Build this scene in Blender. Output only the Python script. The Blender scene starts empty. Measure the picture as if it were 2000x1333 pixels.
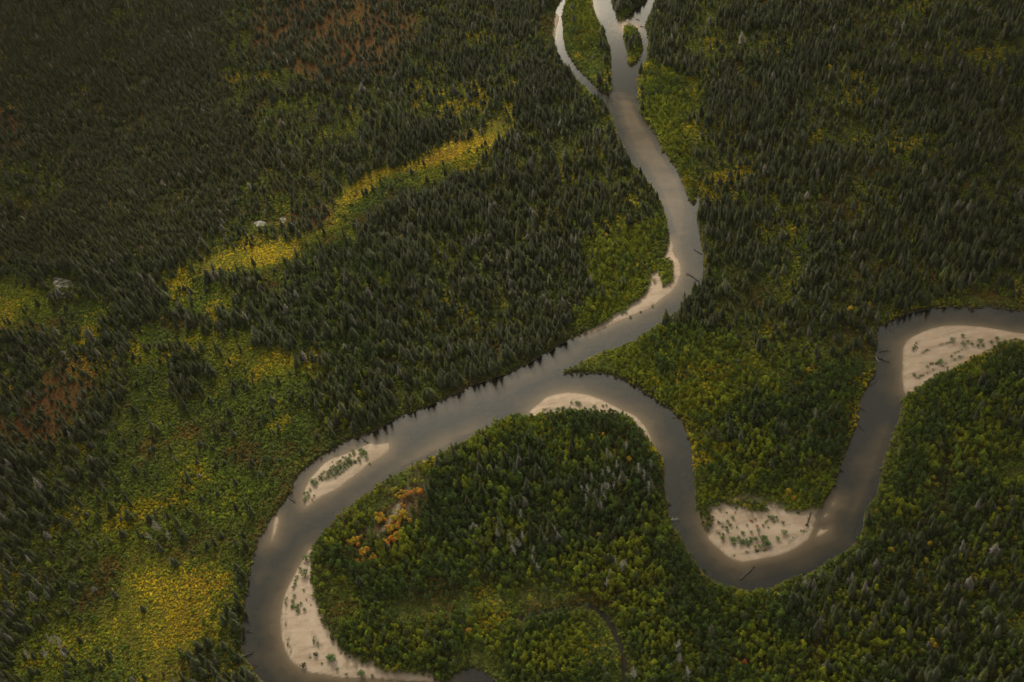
import bpy, math, random
import numpy as np

# ------------------------------------------------------------------ camera, world, sun, exposure
S = bpy.context.scene
COL = S.collection
FPX, HC = 2400.0, 480.0                       # focal length in photo pixels, flying height in metres
_d = np.array([440.0, -2433.0, -FPX]); _d /= np.linalg.norm(_d)
_Z = -_d
_Y = np.array([0, 0, -1.0]); _Y = _Y - (_Y @ _Z) * _Z; _Y /= np.linalg.norm(_Y)
_X = np.cross(_Y, _Z)
CAM = np.array([_X, _Y, _Z])
cd = bpy.data.cameras.new('camera'); cam = bpy.data.objects.new('camera', cd); COL.objects.link(cam)
from mathutils import Matrix
mw = Matrix([[*CAM[0], 0], [*CAM[1], 0], [*CAM[2], HC], [0, 0, 0, 1]])
cam.matrix_world = mw
cd.sensor_width = 36; cd.lens = 36 * FPX / 2000; cd.clip_start = 1; cd.clip_end = 30000
S.camera = cam

SUN_EL, SUN_AZ = math.radians(31), math.radians(-5)    # azimuth from +Y (ahead of the camera), negative = left
W = bpy.data.worlds.new('World'); S.world = W; W.use_nodes = True
nt = W.node_tree; nt.nodes.clear()
sky = nt.nodes.new('ShaderNodeTexSky'); sky.sky_type = 'NISHITA'; sky.sun_disc = False
sky.sun_elevation = SUN_EL; sky.sun_rotation = SUN_AZ
sky.air_density = 1.0; sky.dust_density = 5.0; sky.ozone_density = 1.0; sky.altitude = 300
hs = nt.nodes.new('ShaderNodeHueSaturation'); hs.inputs['Saturation'].default_value = 0.25
mlt = nt.nodes.new('ShaderNodeMix'); mlt.data_type = 'RGBA'; mlt.blend_type = 'MULTIPLY'
mlt.inputs[0].default_value = 1.0; mlt.inputs[7].default_value = (1.0, 0.935, 0.77, 1)
bg = nt.nodes.new('ShaderNodeBackground'); bg.inputs['Strength'].default_value = 0.105
wo = nt.nodes.new('ShaderNodeOutputWorld')
nt.links.new(sky.outputs[0], hs.inputs['Color']); nt.links.new(hs.outputs[0], mlt.inputs[6])
nt.links.new(mlt.outputs[2], bg.inputs['Color']); nt.links.new(bg.outputs[0], wo.inputs['Surface'])

sl = bpy.data.lights.new('sun', 'SUN'); sl.energy = 2.7; sl.angle = math.radians(9); sl.color = (1.0, 0.95, 0.83)
sun = bpy.data.objects.new('sun', sl); COL.objects.link(sun)
sv = np.array([math.sin(SUN_AZ) * math.cos(SUN_EL), math.cos(SUN_AZ) * math.cos(SUN_EL), math.sin(SUN_EL)])
from mathutils import Vector
sun.rotation_euler = Vector(sv).to_track_quat('Z', 'Y').to_euler(); sun.location = (0, 0, 900)

S.view_settings.view_transform = 'Standard'; S.view_settings.look = 'None'
S.view_settings.gamma = 1.0; S.view_settings.exposure = 0.96
S.cycles.max_bounces = 5; S.cycles.diffuse_bounces = 3; S.cycles.glossy_bounces = 2
S.cycles.transparent_max_bounces = 6; S.cycles.transmission_bounces = 2; S.cycles.volume_bounces = 0
S.cycles.filter_width = 1.55
S.cycles.use_denoising = True

# ------------------------------------------------------------------ survey: photo pixel <-> ground
rng = np.random.default_rng(7); random.seed(7)
def ground(px, py, z=0.0):
    px = np.asarray(px, float); py = np.asarray(py, float)
    c = np.stack([px - 1000, -(py - 666.5), np.full(px.shape, -FPX)], -1)
    w = c @ CAM.T
    s = -(HC - z) / w[..., 2]
    return w[..., 0] * s, w[..., 1] * s
def pixel(x, y, z=0.0):
    p = np.stack([x, y, np.zeros(np.shape(x)) + z - HC], -1) @ CAM
    return 1000 + p[..., 0] / -p[..., 2] * FPX, 666.5 - p[..., 1] / -p[..., 2] * FPX
def px_per_m(x, y):
    p = np.stack([x, y, np.full(np.shape(x), -HC)], -1) @ CAM
    return FPX / -p[..., 2]

RIVER = [(1110,-270),(1097,-80),(1097,0),(1091,12),(1084,25),(1082,50),(1081,77),(1087,95),(1091,110),(1101,125),(1113,134),(1121,150),(1134,165),(1151,180),(1171,194),
(1184,207),(1194,227),(1203,254),(1205,269),(1214,285),(1224,297),(1231,317),(1248,334),(1261,347),(1278,370),(1290,391),(1298,414),(1304,437),(1306,458),(1308,472),
(1300,500),(1285,522),(1275,535),(1270,550),(1270,566),(1257,582),(1234,599),(1201,615),(1181,635),(1151,648),(1111,662),(1081,684),(1051,699),(1017,719),(981,735),(951,744),
(921,755),(894,767),(867,779),(834,795),(800,807),(767,822),(734,842),(700,854),(667,866),(651,876),(634,890),(610,903),(594,917),(580,933),(569,957),(565,970),(547,993),
(524,1020),(510,1043),(502,1063),(494,1087),(487,1117),(482,1150),(479,1177),(479,1210),(474,1237),(472,1260),(476,1280),(490,1300),(500,1316),(520,1334),(570,1375),(650,1420),
(760,1455),(900,1460),(1000,1430),(1020,1390),(990,1345),(967,1331),(940,1311),(918,1306),(895,1315),(880,1328),(860,1338),(847,1327),(834,1322),(810,1320),(774,1319),(740,1310),(710,1295),(687,1290),(667,1279),
(650,1254),(637,1237),(624,1207),(614,1177),(607,1150),(605,1110),(604,1087),(610,1072),(624,1050),(644,1027),(667,1003),(687,987),(710,970),(734,953),(750,940),(770,927),
(790,920),(810,908),(834,900),(854,890),(867,882),(901,866),(931,849),(957,836),(977,822),(1001,812),(1034,812),(1067,809),(1091,805),(1114,800),(1151,803),(1184,802),
(1214,807),(1231,815),(1248,829),(1258,842),(1268,856),(1281,879),(1294,892),(1299,923),(1297,950),(1305,973),(1304,990),(1307,1020),(1320,1033),(1337,1060),
(1344,1075),(1354,1093),(1370,1115),(1384,1127),(1397,1139),(1417,1148),(1450,1151),(1480,1153),(1507,1149),(1520,1140),(1547,1130),(1574,1123),(1600,1110),(1627,1093),
(1650,1076),(1667,1063),(1684,1038),(1689,1006),(1697,987),(1710,970),(1714,950),(1720,923),(1729,890),(1735,875),(1741,852),(1751,832),(1758,812),(1761,795),(1763,779),
(1785,761),(1801,752),(1815,739),(1831,731),(1851,726),(1868,717),(1888,705),(1908,694),(1935,684),(1952,667),(2000,662),(2100,668),(2300,690),
(2300,655),(2150,625),(2050,613),(2000,609),(1951,604),(1932,599),(1898,602),(1855,600),(1808,605),(1778,612),(1751,622),(1735,632),(1716,640),(1714,652),(1715,675),(1708,699),(1711,722),
(1701,739),(1696,755),(1683,775),(1677,795),(1677,829),(1671,842),(1663,862),(1651,890),(1643,913),(1634,937),(1630,953),(1617,970),(1606,990),(1598,997),(1573,1003),(1556,1003),
(1538,1001),(1518,992),(1500,988),(1476,980),(1452,974),(1440,977),(1424,985),(1413,983),(1399,993),(1389,996),(1394,1012),(1396,1022),(1390,1035),(1381,1041),(1374,1031),(1362,1004),(1356,987),(1357,957),(1354,923),(1353,900),(1350,875),
(1342,850),(1334,829),(1318,809),(1301,795),(1278,780),(1248,762),(1228,749),(1218,741),(1201,736),(1181,728),(1151,731),(1118,730),(1097,731),
(1100,726),(1128,713),(1151,698),(1188,685),(1234,672),(1261,650),(1301,627),(1325,608),(1347,583),(1359,567),(1371,552),(1376,532),(1374,512),(1371,488),(1367,465),(1367,445),(1362,430),(1362,412),
(1366,400),(1365,375),(1363,375),(1361,394),(1356,406),(1350,400),(1343,385),(1337,365),(1330,349),(1318,327),(1304,305),(1293,294),(1289,284),(1281,264),(1264,240),(1251,222),
(1247,204),(1245,180),(1244,157),(1250,140),(1260,125),(1263,107),(1266,84),(1263,63),(1259,52),(1264,37),(1273,17),(1281,0),(1300,-80),(1335,-270)]
ISLANDS = [
 [(1278,512),(1300,505),(1311,504),(1319,522),(1316,543),(1306,560),(1297,565),(1290,551),(1287,538),(1279,528)],
 [(1405,978),(1450,974),(1490,986),(1522,999),(1510,1004),(1480,1004),(1450,999),(1425,992)],
 [(1130,-240),(1112,-80),(1106,0),(1099,17),(1098,43),(1099,67),(1102,84),(1105,98),(1113,113),(1124,127),(1134,142),(1148,154),(1161,167),(1174,179),(1183,184),(1190,183),(1194,172),(1195,143),(1194,123),(1193,103),(1188,83),(1181,63),(1171,43),(1162,27),(1158,17),(1158,0),(1152,-80),(1148,-240)],
 [(1200,-220),(1186,-80),(1194,0),(1198,17),(1204,35),(1211,46),(1221,42),(1231,29),(1241,17),(1255,9),(1266,0),(1285,-80),(1290,-200)],
 [(1219,51),(1234,50),(1243,56),(1248,67),(1255,78),(1256,92),(1251,110),(1241,125),(1231,130),(1226,127),(1225,110),(1221,87),(1216,70)],
]
BARS = {
 'C': [(1308,470),(1313,472),(1318,495),(1330,518),(1331,535),(1325,555),(1311,575),(1298,582),(1278,599),(1254,609),(1228,622),(1201,632),(1184,642),(1161,650),(1140,654),(1150,646),(1181,633),(1201,613),(1234,596),(1257,580),(1268,560),(1270,540),(1285,520),(1300,500)],
 'D': [(1029,806),(1051,789),(1067,776),(1088,769),(1114,766),(1141,769),(1168,776),(1188,785),(1208,798),(1234,808),(1254,821),(1268,841),(1276,866),(1274,873),(1262,862),(1250,842),(1240,830),(1225,818),(1205,812),(1150,812),(1090,815),(1040,820)],
 'B': [(760,863),(762,873),(759,882),(741,897),(722,907),(709,918),(690,934),(677,944),(658,956),(639,966),(626,975),(614,983),(598,993),(594,991),(587,983),(591,965),(596,949),(606,933),(620,919),(633,904),(650,894),(677,886),(703,874),(722,865),(735,867),(748,868)],
 'K': [(537,1007),(545,1010),(544,1030),(537,1050),(530,1062),(528,1050),(533,1023)],
 'F': [(610,1066),(597,1083),(584,1103),(570,1130),(557,1157),(550,1180),(547,1210),(549,1243),(555,1273),(567,1293),(584,1303),(600,1315),(627,1320),(667,1324),(734,1328),(800,1331),(850,1336),(862,1330),(834,1315),(760,1305),(700,1285),(660,1255),(635,1210),(620,1150),(615,1100)],
 'G': [(1374,1020),(1381,1048),(1383,1055),(1401,1071),(1411,1081),(1423,1092),(1437,1098),(1456,1103),(1476,1097),(1500,1090),(1533,1083),(1556,1071),(1566,1064),(1580,1054),(1586,1042),(1594,1029),(1588,1026),(1597,1015),(1591,1009),(1602,996),(1590,985),(1540,985),(1500,975),(1450,965),(1410,970),(1380,990)],
 'E': [(2300,672),(2100,660),(2000,652),(1968,647),(1935,640),(1885,635),(1851,635),(1818,642),(1795,650),(1771,662),(1763,679),(1761,712),(1761,739),(1764,772),(1790,775),(1830,745),(1880,725),(1930,700),(2000,675),(2300,700)],
 'N': [(1622,989),(1626,980),(1630,977),(1631,985),(1625,989)],
 'P': [(1605,1013),(1610,1005),(1618,1000),(1618,1007),(1611,1013)],
 'Q': [(1592,1047),(1598,1036),(1603,1031),(1610,1035),(1622,1031),(1615,1040),(1605,1046),(1595,1050)],
 'T': [(1158,-60),(1158,8),(1163,22),(1166,30),(1161,35),(1152,20),(1152,-60)],
 'U': [(1211,42),(1222,40),(1236,50),(1250,50),(1244,60),(1246,64),(1230,62),(1219,66),(1214,60)],
 'V': [(1082,30),(1089,24),(1092,40),(1087,55),(1085,75),(1079,75)],
}
BAR_AMP = {'K': .35, 'T': .25, 'U': .35, 'V': .12, 'N': .3, 'P': .3, 'Q': .3}
SHOALS = [  # shallow sandy places under water
 ([(1195,180),(1240,190),(1265,250),(1300,300),(1345,370),(1350,450),(1310,470),(1280,360),(1225,290)], .55),
 ([(940,760),(1080,700),(1180,650),(1140,690),(1040,745),(920,790),(800,840),(700,880),(740,850),(840,800)], .75),
 ([(515,1050),(560,990),(592,985),(585,1030),(550,1060),(515,1120),(495,1160)], .9),
 ([(1000,820),(900,870),(800,915),(700,980),(640,1030),(700,950),(800,880),(920,820)], .6),
 ([(1700,860),(1745,800),(1735,880),(1710,960),(1670,1040),(1600,1085),(1620,1050),(1660,960)], .8),
]
MEADOW_PONDS = [
 [(494,437),(505,433),(516,435),(524,440),(514,444),(502,446)], [(545,430),(552,425),(559,427),(558,437),(549,439)],
 [(103,548),(108,544),(118,546),(128,547),(143,552),(146,562),(133,564),(118,566),(106,560)],
]
OXBOW = [(988,1217),(1012,1208),(1040,1199),(1077,1191),(1110,1184),(1140,1182),(1162,1185),(1181,1197),(1198,1219),(1211,1247),(1221,1273),(1225,1300),(1222,1345),(1212,1380),(1198,1440),
 (1191,1440),(1205,1380),(1214,1345),(1216,1300),(1211,1274),(1202,1250),(1189,1224),(1173,1204),(1157,1190),(1136,1186),(1110,1188),(1077,1195),(1040,1204),(1014,1213),(992,1222)]
CREEK = [(1847,880),(1850,880),(1852,915),(1850,940),(1846,970),(1840,985),(1836,984),(1843,968),(1847,940),(1849,915)]

# vegetation survey: (class, polygon), later ones win
DEN, BLK, RED, YEL, YGR, GRS, WIL, BRD, BRK, MIX, ORG, BOG, YOR, OLV, LRS = range(15)
ZONES = [
 (BLK, [(-300,-200),(760,-200),(760,120),(640,330),(520,440),(330,500),(150,520),(-300,540)]),
 (OLV, [(480,-200),(790,-200),(800,120),(770,230),(560,290),(420,200)]),
 (RED, [(520,40),(600,20),(700,0),(790,-60),(800,60),(760,150),(680,170),(600,120),(520,110)]),
 (RED, [(470,40),(640,-40),(800,-60),(830,40),(780,150),(640,170),(500,130)]),
 (RED, [(560,60),(760,60),(770,110),(700,140),(600,120)]),
 (RED, [(-200,190),(60,200),(70,260),(30,300),(-200,320)]),
 (OLV, [(-200,320),(110,330),(120,370),(60,400),(-200,420)]),
 (DEN, [(-300,640),(80,640),(230,690),(270,720),(250,800),(215,960),(170,1050),(100,1110),(40,1180),(-300,1200)]),
 (LRS, [(-300,1180),(90,1160),(130,1290),(160,1450),(-300,1500)]),
 (RED, [(30,830),(60,750),(140,690),(200,660),(190,740),(150,800),(130,870),(60,880),(-20,880)]),
 (RED, [(-200,740),(40,800),(60,860),(-200,900)]),
 # big low shrub plain on the left
 (GRS, [(250,660),(330,640),(450,660),(580,690),(640,800),(640,880),(600,905),(570,940),(530,1000),(490,1080),(478,1160),(470,1280),(490,1450),(20,1500),(40,1330),(60,1200),(150,1080),(205,960),(232,850),(255,740)]),
 (YGR, [(95,1180),(185,1050),(240,1000),(300,985),(420,1040),(450,1075),(455,1180),(440,1280),(410,1350),(400,1500),(90,1500),(80,1320)]),
 (YOR, [(205,1200),(240,1130),(300,1075),(345,1095),(400,1060),(448,1100),(440,1250),(420,1350),(400,1500),(170,1500),(190,1320)]),
 (GRS, [(300,1000),(420,960),(450,1060),(380,1090),(310,1060)]),
 (LRS, [(410,1270),(470,1270),(500,1330),(520,1420),(400,1420)]),
 (YGR, [(270,650),(320,625),(400,632),(470,640),(520,680),(590,690),(580,740),(520,770),(450,760),(400,690),(360,700),(300,690)]),
 (LRS, [(340,680),(410,700),(420,760),(400,790),(360,790),(335,740)]),
 (LRS, [(350,590),(450,600),(560,620),(640,690),(590,690),(520,670),(430,640),(340,620)]),
 (YGR, [(310,560),(370,520),(420,500),(530,510),(560,540),(530,580),(440,610),(340,600)]),
 (LRS, [(400,530),(520,530),(570,600),(480,590),(420,560)]),
 (YGR, [(-200,540),(60,540),(95,560),(100,590),(230,590),(240,600),(160,640),(60,640),(-200,640)]),
 (YEL, [(-200,575),(10,575),(45,615),(30,640),(-200,640)]),
 (YGR, [(110,650),(200,640),(200,655),(130,665)]),
 (OLV, [(450,400),(660,380),(660,430),(600,470),(480,490),(400,500)]),
 # yellow strip
 (YEL, [(1010,205),(985,195),(965,222),(930,243),(880,262),(845,300),(790,322),(735,325),(690,350),(665,370),(652,405),(642,435),(600,462),(540,478),(470,488),(410,495),(380,518),(390,530),(470,510),(540,497),(590,480),(640,462),(668,440),(690,395),(735,362),(790,342),(860,322),(900,300),(945,285),(985,265),(1005,240)]),
 (RED, [(862,258),(890,252),(908,265),(885,285),(862,283)]),
 (RED, [(540,430),(580,405),(645,400),(640,432),(600,452),(560,455)]),
 (YGR, [(640,440),(700,390),(760,350),(850,325),(905,300),(950,290),(960,310),(860,345),(770,380),(710,440),(650,500),(600,520),(590,490)]),
 (MIX, [(560,520),(660,470),(760,480),(800,560),(790,680),(700,760),(640,830),(580,690),(560,620)]),
 (OLV, [(760,150),(900,160),(1000,190),(960,215),(860,240),(760,230)]),
 # right of the big river
 (WIL, [(1110,130),(1160,175),(1200,225),(1206,270),(1190,260),(1170,220),(1140,190)]),
 (WIL, [(1235,170),(1256,110),(1290,105),(1330,130),(1360,155),(1366,300),(1366,405),(1340,390),(1310,320),(1280,270),(1250,225)]),
 (YEL, [(1330,140),(1362,155),(1364,190),(1345,185)]),
 (YGR, [(1330,200),(1364,200),(1366,320),(1345,300)]),
 (OLV, [(1365,250),(1430,260),(1500,290),(1450,340),(1400,380),(1367,370)]),
 (OLV, [(1640,330),(1700,320),(1790,285),(1800,310),(1730,345),(1660,380)]),
 (OLV, [(1345,0),(1430,0),(1450,60),(1500,90),(1420,110),(1350,60)]),
 (OLV, [(1700,60),(1790,0),(1830,20),(1760,80),(1720,110)]),
 (OLV, [(1480,440),(1600,400),(1700,370),(1710,395),(1600,440),(1500,470)]),
 (OLV, [(1400,560),(1520,520),(1560,540),(1440,600)]),
 (OLV, [(1860,350),(1960,300),(2010,320),(1900,390)]),
 (OLV, [(1540,180),(1700,130),(1740,150),(1600,215)]),
 (OLV, [(1640,560),(1700,480),(1760,450),(1800,480),(1720,540),(1690,600)]),
 (BOG, [(1710,640),(1760,610),(1850,590),(1930,580),(2100,590),(2300,580),(2300,640),(2000,612),(1930,600),(1850,602),(1780,614),(1735,634)]),
 (OLV, [(1930,510),(2300,480),(2300,590),(1990,585),(1930,570)]),
 (GRS, ISLANDS[2]), (WIL, ISLANDS[4]), (WIL, [(1100,0),(1165,0),(1185,70),(1150,100),(1105,70)]),
 # left inner bank of the middle bend
 (WIL, [(1130,640),(1150,560),(1160,470),(1190,440),(1240,430),(1300,430),(1310,470),(1285,525),(1272,560),(1240,600),(1190,632)]),
 (YGR, [(1165,450),(1210,445),(1215,470),(1170,475)]),
 (WIL, [(1280,525),(1300,500),(1320,500),(1328,545),(1310,580),(1285,580)]),
 # peninsula and east wood
 (BRD, [(1060,735),(1190,650),(1235,640),(1330,625),(1420,690),(1520,690),(1620,720),(1700,700),(1712,740),(1690,760),(1675,840),(1660,900),(1650,950),(1620,1020),(1400,1010),(1340,1030),(1330,880),(1290,800),(1210,760)]),
 (BOG, [(1095,728),(1150,690),(1235,668),(1260,690),(1240,750),(1210,738),(1150,735)]),
 (WIL, [(1180,685),(1240,670),(1270,690),(1255,735),(1215,735)]),
 (WIL, [(1240,690),(1330,645),(1430,690),(1450,760),(1340,790),(1270,760)]),
 (YGR, [(1460,680),(1540,700),(1530,730),(1470,730)]),
 (BRK, [(1430,800),(1560,770),(1680,790),(1650,900),(1560,920),(1440,900)]),
 (YGR, [(1352,890),(1375,900),(1385,960),(1400,990),(1380,1010),(1357,990)]),
 (WIL, [(1500,940),(1610,900),(1630,950),(1600,1000),(1560,1000),(1520,985)]),
 (BOG, [(1400,985),(1450,960),(1540,985),(1560,1000),(1500,1000),(1440,992)]),
 # inside of the large meander
 (BRD, [(570,1080),(640,990),(730,910),(880,840),(1000,790),(1100,760),(1220,770),(1290,840),(1330,930),(1340,1020),(1380,1080),(1420,1120),(1420,1450),(860,1500),(840,1330),(700,1285),(640,1230),(608,1150)]),
 (BRK, [(830,920),(950,880),(1100,860),(1240,860),(1290,930),(1300,1020),(1250,1110),(1100,1140),(950,1130),(860,1080),(810,1010)]),
 (BRD, [(1000,830),(1150,812),(1240,840),(1180,880),(1060,880)]),
 (YGR, [(620,1120),(700,1140),(720,1200),(640,1200)]),
 (BOG, [(608,1080),(622,1090),(640,1180),(690,1260),(760,1300),(700,1290),(650,1240),(615,1160)]),
 (BOG, [(640,1020),(700,975),(790,915),(840,905),(800,935),(720,985),(660,1035)]),
 (ORG, [(735,975),(780,955),(835,915),(815,965),(795,1000),(770,1040),(720,1080),(700,1130),(690,1130),(695,1080),(720,1040)]),
 (BOG, [(760,1170),(880,1150),(1000,1165),(1110,1150),(1180,1165),(1180,1195),(1110,1185),(1020,1215),(940,1220),(860,1205),(780,1210)]),
 (BRD, [(850,1200),(980,1190),(980,1235),(900,1240)]),
 (BOG, [(900,1260),(960,1250),(990,1290),(1000,1333),(960,1400),(890,1330)]),
 (BOG, [(1150,1200),(1190,1225),(1210,1280),(1205,1400),(1160,1300),(1130,1220)]),
 (BOG, [(1160,1265),(1200,1280),(1205,1330),(1165,1320)]),
 # right and lower right
 (BRD, [(1690,1060),(1720,950),(1745,860),(1765,790),(1800,765),(1880,720),(1960,680),(2300,720),(2300,1000),(2000,1010),(1850,1030)]),
 (BRK, [(1880,720),(2300,700),(2300,860),(1980,860)]),
 (BOG, [(1765,785),(1780,790),(1760,850),(1740,900),(1725,960),(1700,1040),(1690,1040),(1715,960),(1730,890)]),
 (OLV, [(1780,960),(1850,930),(1850,970),(1800,990)]),
 (BOG, [(1930,910),(1990,890),(2100,890),(2100,940),(1990,950)]),
 (MIX, [(1660,1060),(1760,1010),(1900,990),(2300,960),(2300,1180),(2300,1500),(1660,1500),(1560,1300),(1540,1180),(1560,1130)]),
 (BRD, [(1220,1140),(1320,1060),(1400,1140),(1480,1150),(1540,1130),(1570,1180),(1580,1300),(1640,1450),(1240,1500)]),
 (BRD, [(1600,1250),(1720,1230),(1760,1300),(1720,1450),(1620,1450)]),
 (BOG, [(1890,1215),(1960,1205),(2050,1220),(2050,1270),(1960,1260)]),
]
#            spruce: dens, height   broad: dens, height   shrub: dens, radius   palette weights (dkgreen green ygreen yellow orange red olive)   ground colour
VEG = {
 DEN: (.50,  7.5, .10, 4.0, .78, .75, (2, 6, 4, .05, 0, .15, 3), (.046,.042,.016)),
 BLK: (.72,  5.2, .01, 3.0, .55, .60, (3, 3, 1.2, .1, 0, .4, 5),  (.056,.044,.018)),
 OLV: (.15,  6.4, .12, 3.2, .92, .75, (2, 5, 6, .25, 0, .4, 4),  (.066,.052,.018)),
 RED: (.28,  4.8, .00, 3.0, .66, .55, (1, 1.2, 1, .15, 0, 5, 5),  (.078,.036,.013)),
 YEL: (.008, 6.0, .01, 3.0, .97, .72, (.4, 2.2, 5, 7, .4, .05, .3), (.120,.088,.016)),
 YGR: (.025, 6.5, .03, 3.0, .97, .80, (1, 4, 8, 1.5, 0, .05, .6),    (.075,.068,.015)),
 GRS: (.06,  5.0, .12, 2.8, .97, .85, (3, 8, 4, .15, 0, .03, 2),   (.056,.056,.015)),
 WIL: (.004, 7.0, .78, 3.9, .97, .95, (.5, 5, 8, .5, 0, 0, .5),   (.060,.060,.017)),
 BRD: (.014,  9.0, .95, 4.9, .65, .90, (2, 6, 4, .2, 0, .05, 2),   (.044,.040,.013)),
 BRK: (.07, 9.6, .92, 5.2, .45, .90, (5, 5, 1, .05, 0, .05, 2),   (.034,.032,.011)),
 MIX: (.25, 8.6, .55, 4.3, .72, .90, (4, 6, 2, .2, 0, .1, 3),    (.042,.037,.013)),
 ORG: (.00,  6.0, .03, 3.0, .36, .50, (1, 2, 1, .8, .2, .8, 3),       (.075,.052,.026)),
 BOG: (.004,  6.0, .24, 2.9, .92, .62, (1, 5, 6, .4, 0, .3, 4),    (.060,.064,.018)),
 YOR: (.004, 5.5, .01, 3.0, .98, .66, (1.0, 3, 4.5, 5.5, 2.2, .3, 1.5),(.088,.070,.012)),
 LRS: (.30,  7.2, .22, 3.6, .78, .80, (3, 6, 3, .3, 0, .1, 3),    (.046,.042,.015)),
}
PALETTE = np.array([(.044,.066,.016),(.084,.122,.014),(.165,.185,.010),(.43,.305,.005),(.30,.155,.008),(.12,.045,.015),(.080,.076,.016)])

def inside(poly, qx, qy):
    m = np.zeros(qx.shape, bool)
    p = np.asarray(poly, float)
    sel = (qx >= p[:, 0].min()) & (qx <= p[:, 0].max()) & (qy >= p[:, 1].min()) & (qy <= p[:, 1].max())
    x, y = qx[sel], qy[sel]
    c = np.zeros(x.shape, bool)
    j = len(p) - 1
    for i in range(len(p)):
        xi, yi, xj, yj = p[i][0], p[i][1], p[j][0], p[j][1]
        if yi != yj:
            c ^= ((yi > y) != (yj > y)) & (x < (xj - xi) * (y - yi) / (yj - yi) + xi)
        j = i
    m[sel] = c
    return m
def chaikin(poly, n=2):
    p = np.asarray(poly, float)
    for _ in range(n):
        q = np.roll(p, -1, 0)
        p = np.stack([p * .75 + q * .25, p * .25 + q * .75], 1).reshape(-1, 2)
    return p
_LAT = rng.random((256, 256))
def vnoise(x, y, s, o=0):
    x = np.asarray(x) / s + 17.3 * o + 500; y = np.asarray(y) / s + 31.7 * o + 500
    xi = np.floor(x).astype(int); yi = np.floor(y).astype(int)
    fx = x - xi; fy = y - yi
    fx = fx * fx * (3 - 2 * fx); fy = fy * fy * (3 - 2 * fy)
    g = lambda a, b: _LAT[a % 256, b % 256]
    return (g(xi, yi) * (1 - fx) + g(xi + 1, yi) * fx) * (1 - fy) + (g(xi, yi + 1) * (1 - fx) + g(xi + 1, yi + 1) * fx) * fy
def fbm(x, y, s, o=0, n=4):
    return sum(vnoise(x, y, s / 2 ** k, o + 3 * k) * .5 ** k for k in range(n)) / sum(.5 ** k for k in range(n))

# ------------------------------------------------------------------ ground grid
STEP = 1.25
GX0, GX1, GY0, GY1 = -500.0, 500.0, 190.0, 1090.0
gx = np.arange(GX0, GX1 + .01, STEP); gy = np.arange(GY0, GY1 + .01, STEP)
NX, NY = len(gx), len(gy)
XX, YY = np.meshgrid(gx, gy)                  # [row y, col x]
PX, PY = pixel(XX, YY)
def sdf(poly_px, band=26.0, smooth=2):
    """signed distance in metres on the grid, positive inside"""
    pp = chaikin(poly_px, smooth)
    ins = inside(pp, PX, PY)
    wx, wy = ground(pp[:, 0], pp[:, 1])
    D = np.full(XX.shape, float(band))
    n = len(wx)
    for i in range(n):
        ax, ay, bx, by = wx[i], wy[i], wx[(i + 1) % n], wy[(i + 1) % n]
        c0 = int(max(0, (min(ax, bx) - band - GX0) // STEP)); c1 = int(min(NX, (max(ax, bx) + band - GX0) // STEP + 2))
        r0 = int(max(0, (min(ay, by) - band - GY0) // STEP)); r1 = int(min(NY, (max(ay, by) + band - GY0) // STEP + 2))
        if c0 >= c1 or r0 >= r1: continue
        x = XX[r0:r1, c0:c1]; y = YY[r0:r1, c0:c1]
        ex, ey = bx - ax, by - ay
        t = np.clip(((x - ax) * ex + (y - ay) * ey) / max(ex * ex + ey * ey, 1e-9), 0, 1)
        np.minimum(D[r0:r1, c0:c1], np.hypot(x - ax - t * ex, y - ay - t * ey), out=D[r0:r1, c0:c1])
    return np.where(ins, D, -D)

edge_n = (fbm(XX, YY, 9, 1, 3) - .5) * 2.4
land = -sdf(RIVER, smooth=1)
for isl in ISLANDS:
    land = np.maximum(land, sdf(isl))
land += edge_n * .6
land_h = np.minimum(land * .8, 1.25 + (fbm(XX, YY, 30, 2) - .5) * .7)
land_h = np.maximum(land_h, -2.5)
bed = -1.55 + (fbm(XX, YY, 22, 5) - .5) * .9
for poly, depth in SHOALS:
    s_ = sdf(poly)
    k = np.clip(s_ / 10 + .5, 0, 1)
    bed = bed * (1 - k) + (-depth + (fbm(XX * .6 + YY * .5, YY, 8, 6) - .5) * .5) * k
H_ = np.maximum(land_h, bed)
HB = bed - .15 * (np.abs(land) < 3.5)      # channel bed and bars alone: outer banks drop straight into deep water
bar_id = np.zeros(XX.shape, int)
bar_d = np.full(XX.shape, -26.0)
for bi, (key, poly) in enumerate(BARS.items()):
    s_ = sdf(poly) + edge_n * .5
    amp = BAR_AMP.get(key, .85)
    bh = np.where(s_ > 0, amp * (1 - np.exp(-s_ * .16 / amp)), np.maximum(s_ * .30, s_ * .10 - .30))
    ripple = (fbm(XX + YY * .35, YY * 2.2 - XX * .6, 7, 9, 3) - .5) * .16
    bh = bh + np.where(s_ > 1.0, ripple * np.clip(s_ / 5, 0, 1), 0)
    H_ = np.maximum(H_, bh); HB = np.maximum(HB, bh)
    bar_id = np.where((s_ > -.4) & (s_ > bar_d), bi + 1, bar_id)
    bar_d = np.maximum(bar_d, s_)
oxb = sdf(OXBOW); crk = sdf(CREEK)
H_ = np.where(np.maximum(oxb, crk) > -2.5, np.minimum(H_, 1.0 - np.clip(np.maximum(oxb, crk) + 1.2, 0, 1.5) * .5), H_)
pond_d = np.full(XX.shape, -26.0)
for p_ in MEADOW_PONDS:
    pond_d = np.maximum(pond_d, sdf(p_) + edge_n * .5)
H_ = np.where(pond_d > -1.5, np.minimum(H_, 1.0 - np.clip(pond_d + 1, 0, 1.2) * .35), H_)
H_[0, :] = H_[-1, :] = 1.2; H_[:, 0] = H_[:, -1] = 1.2

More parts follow.
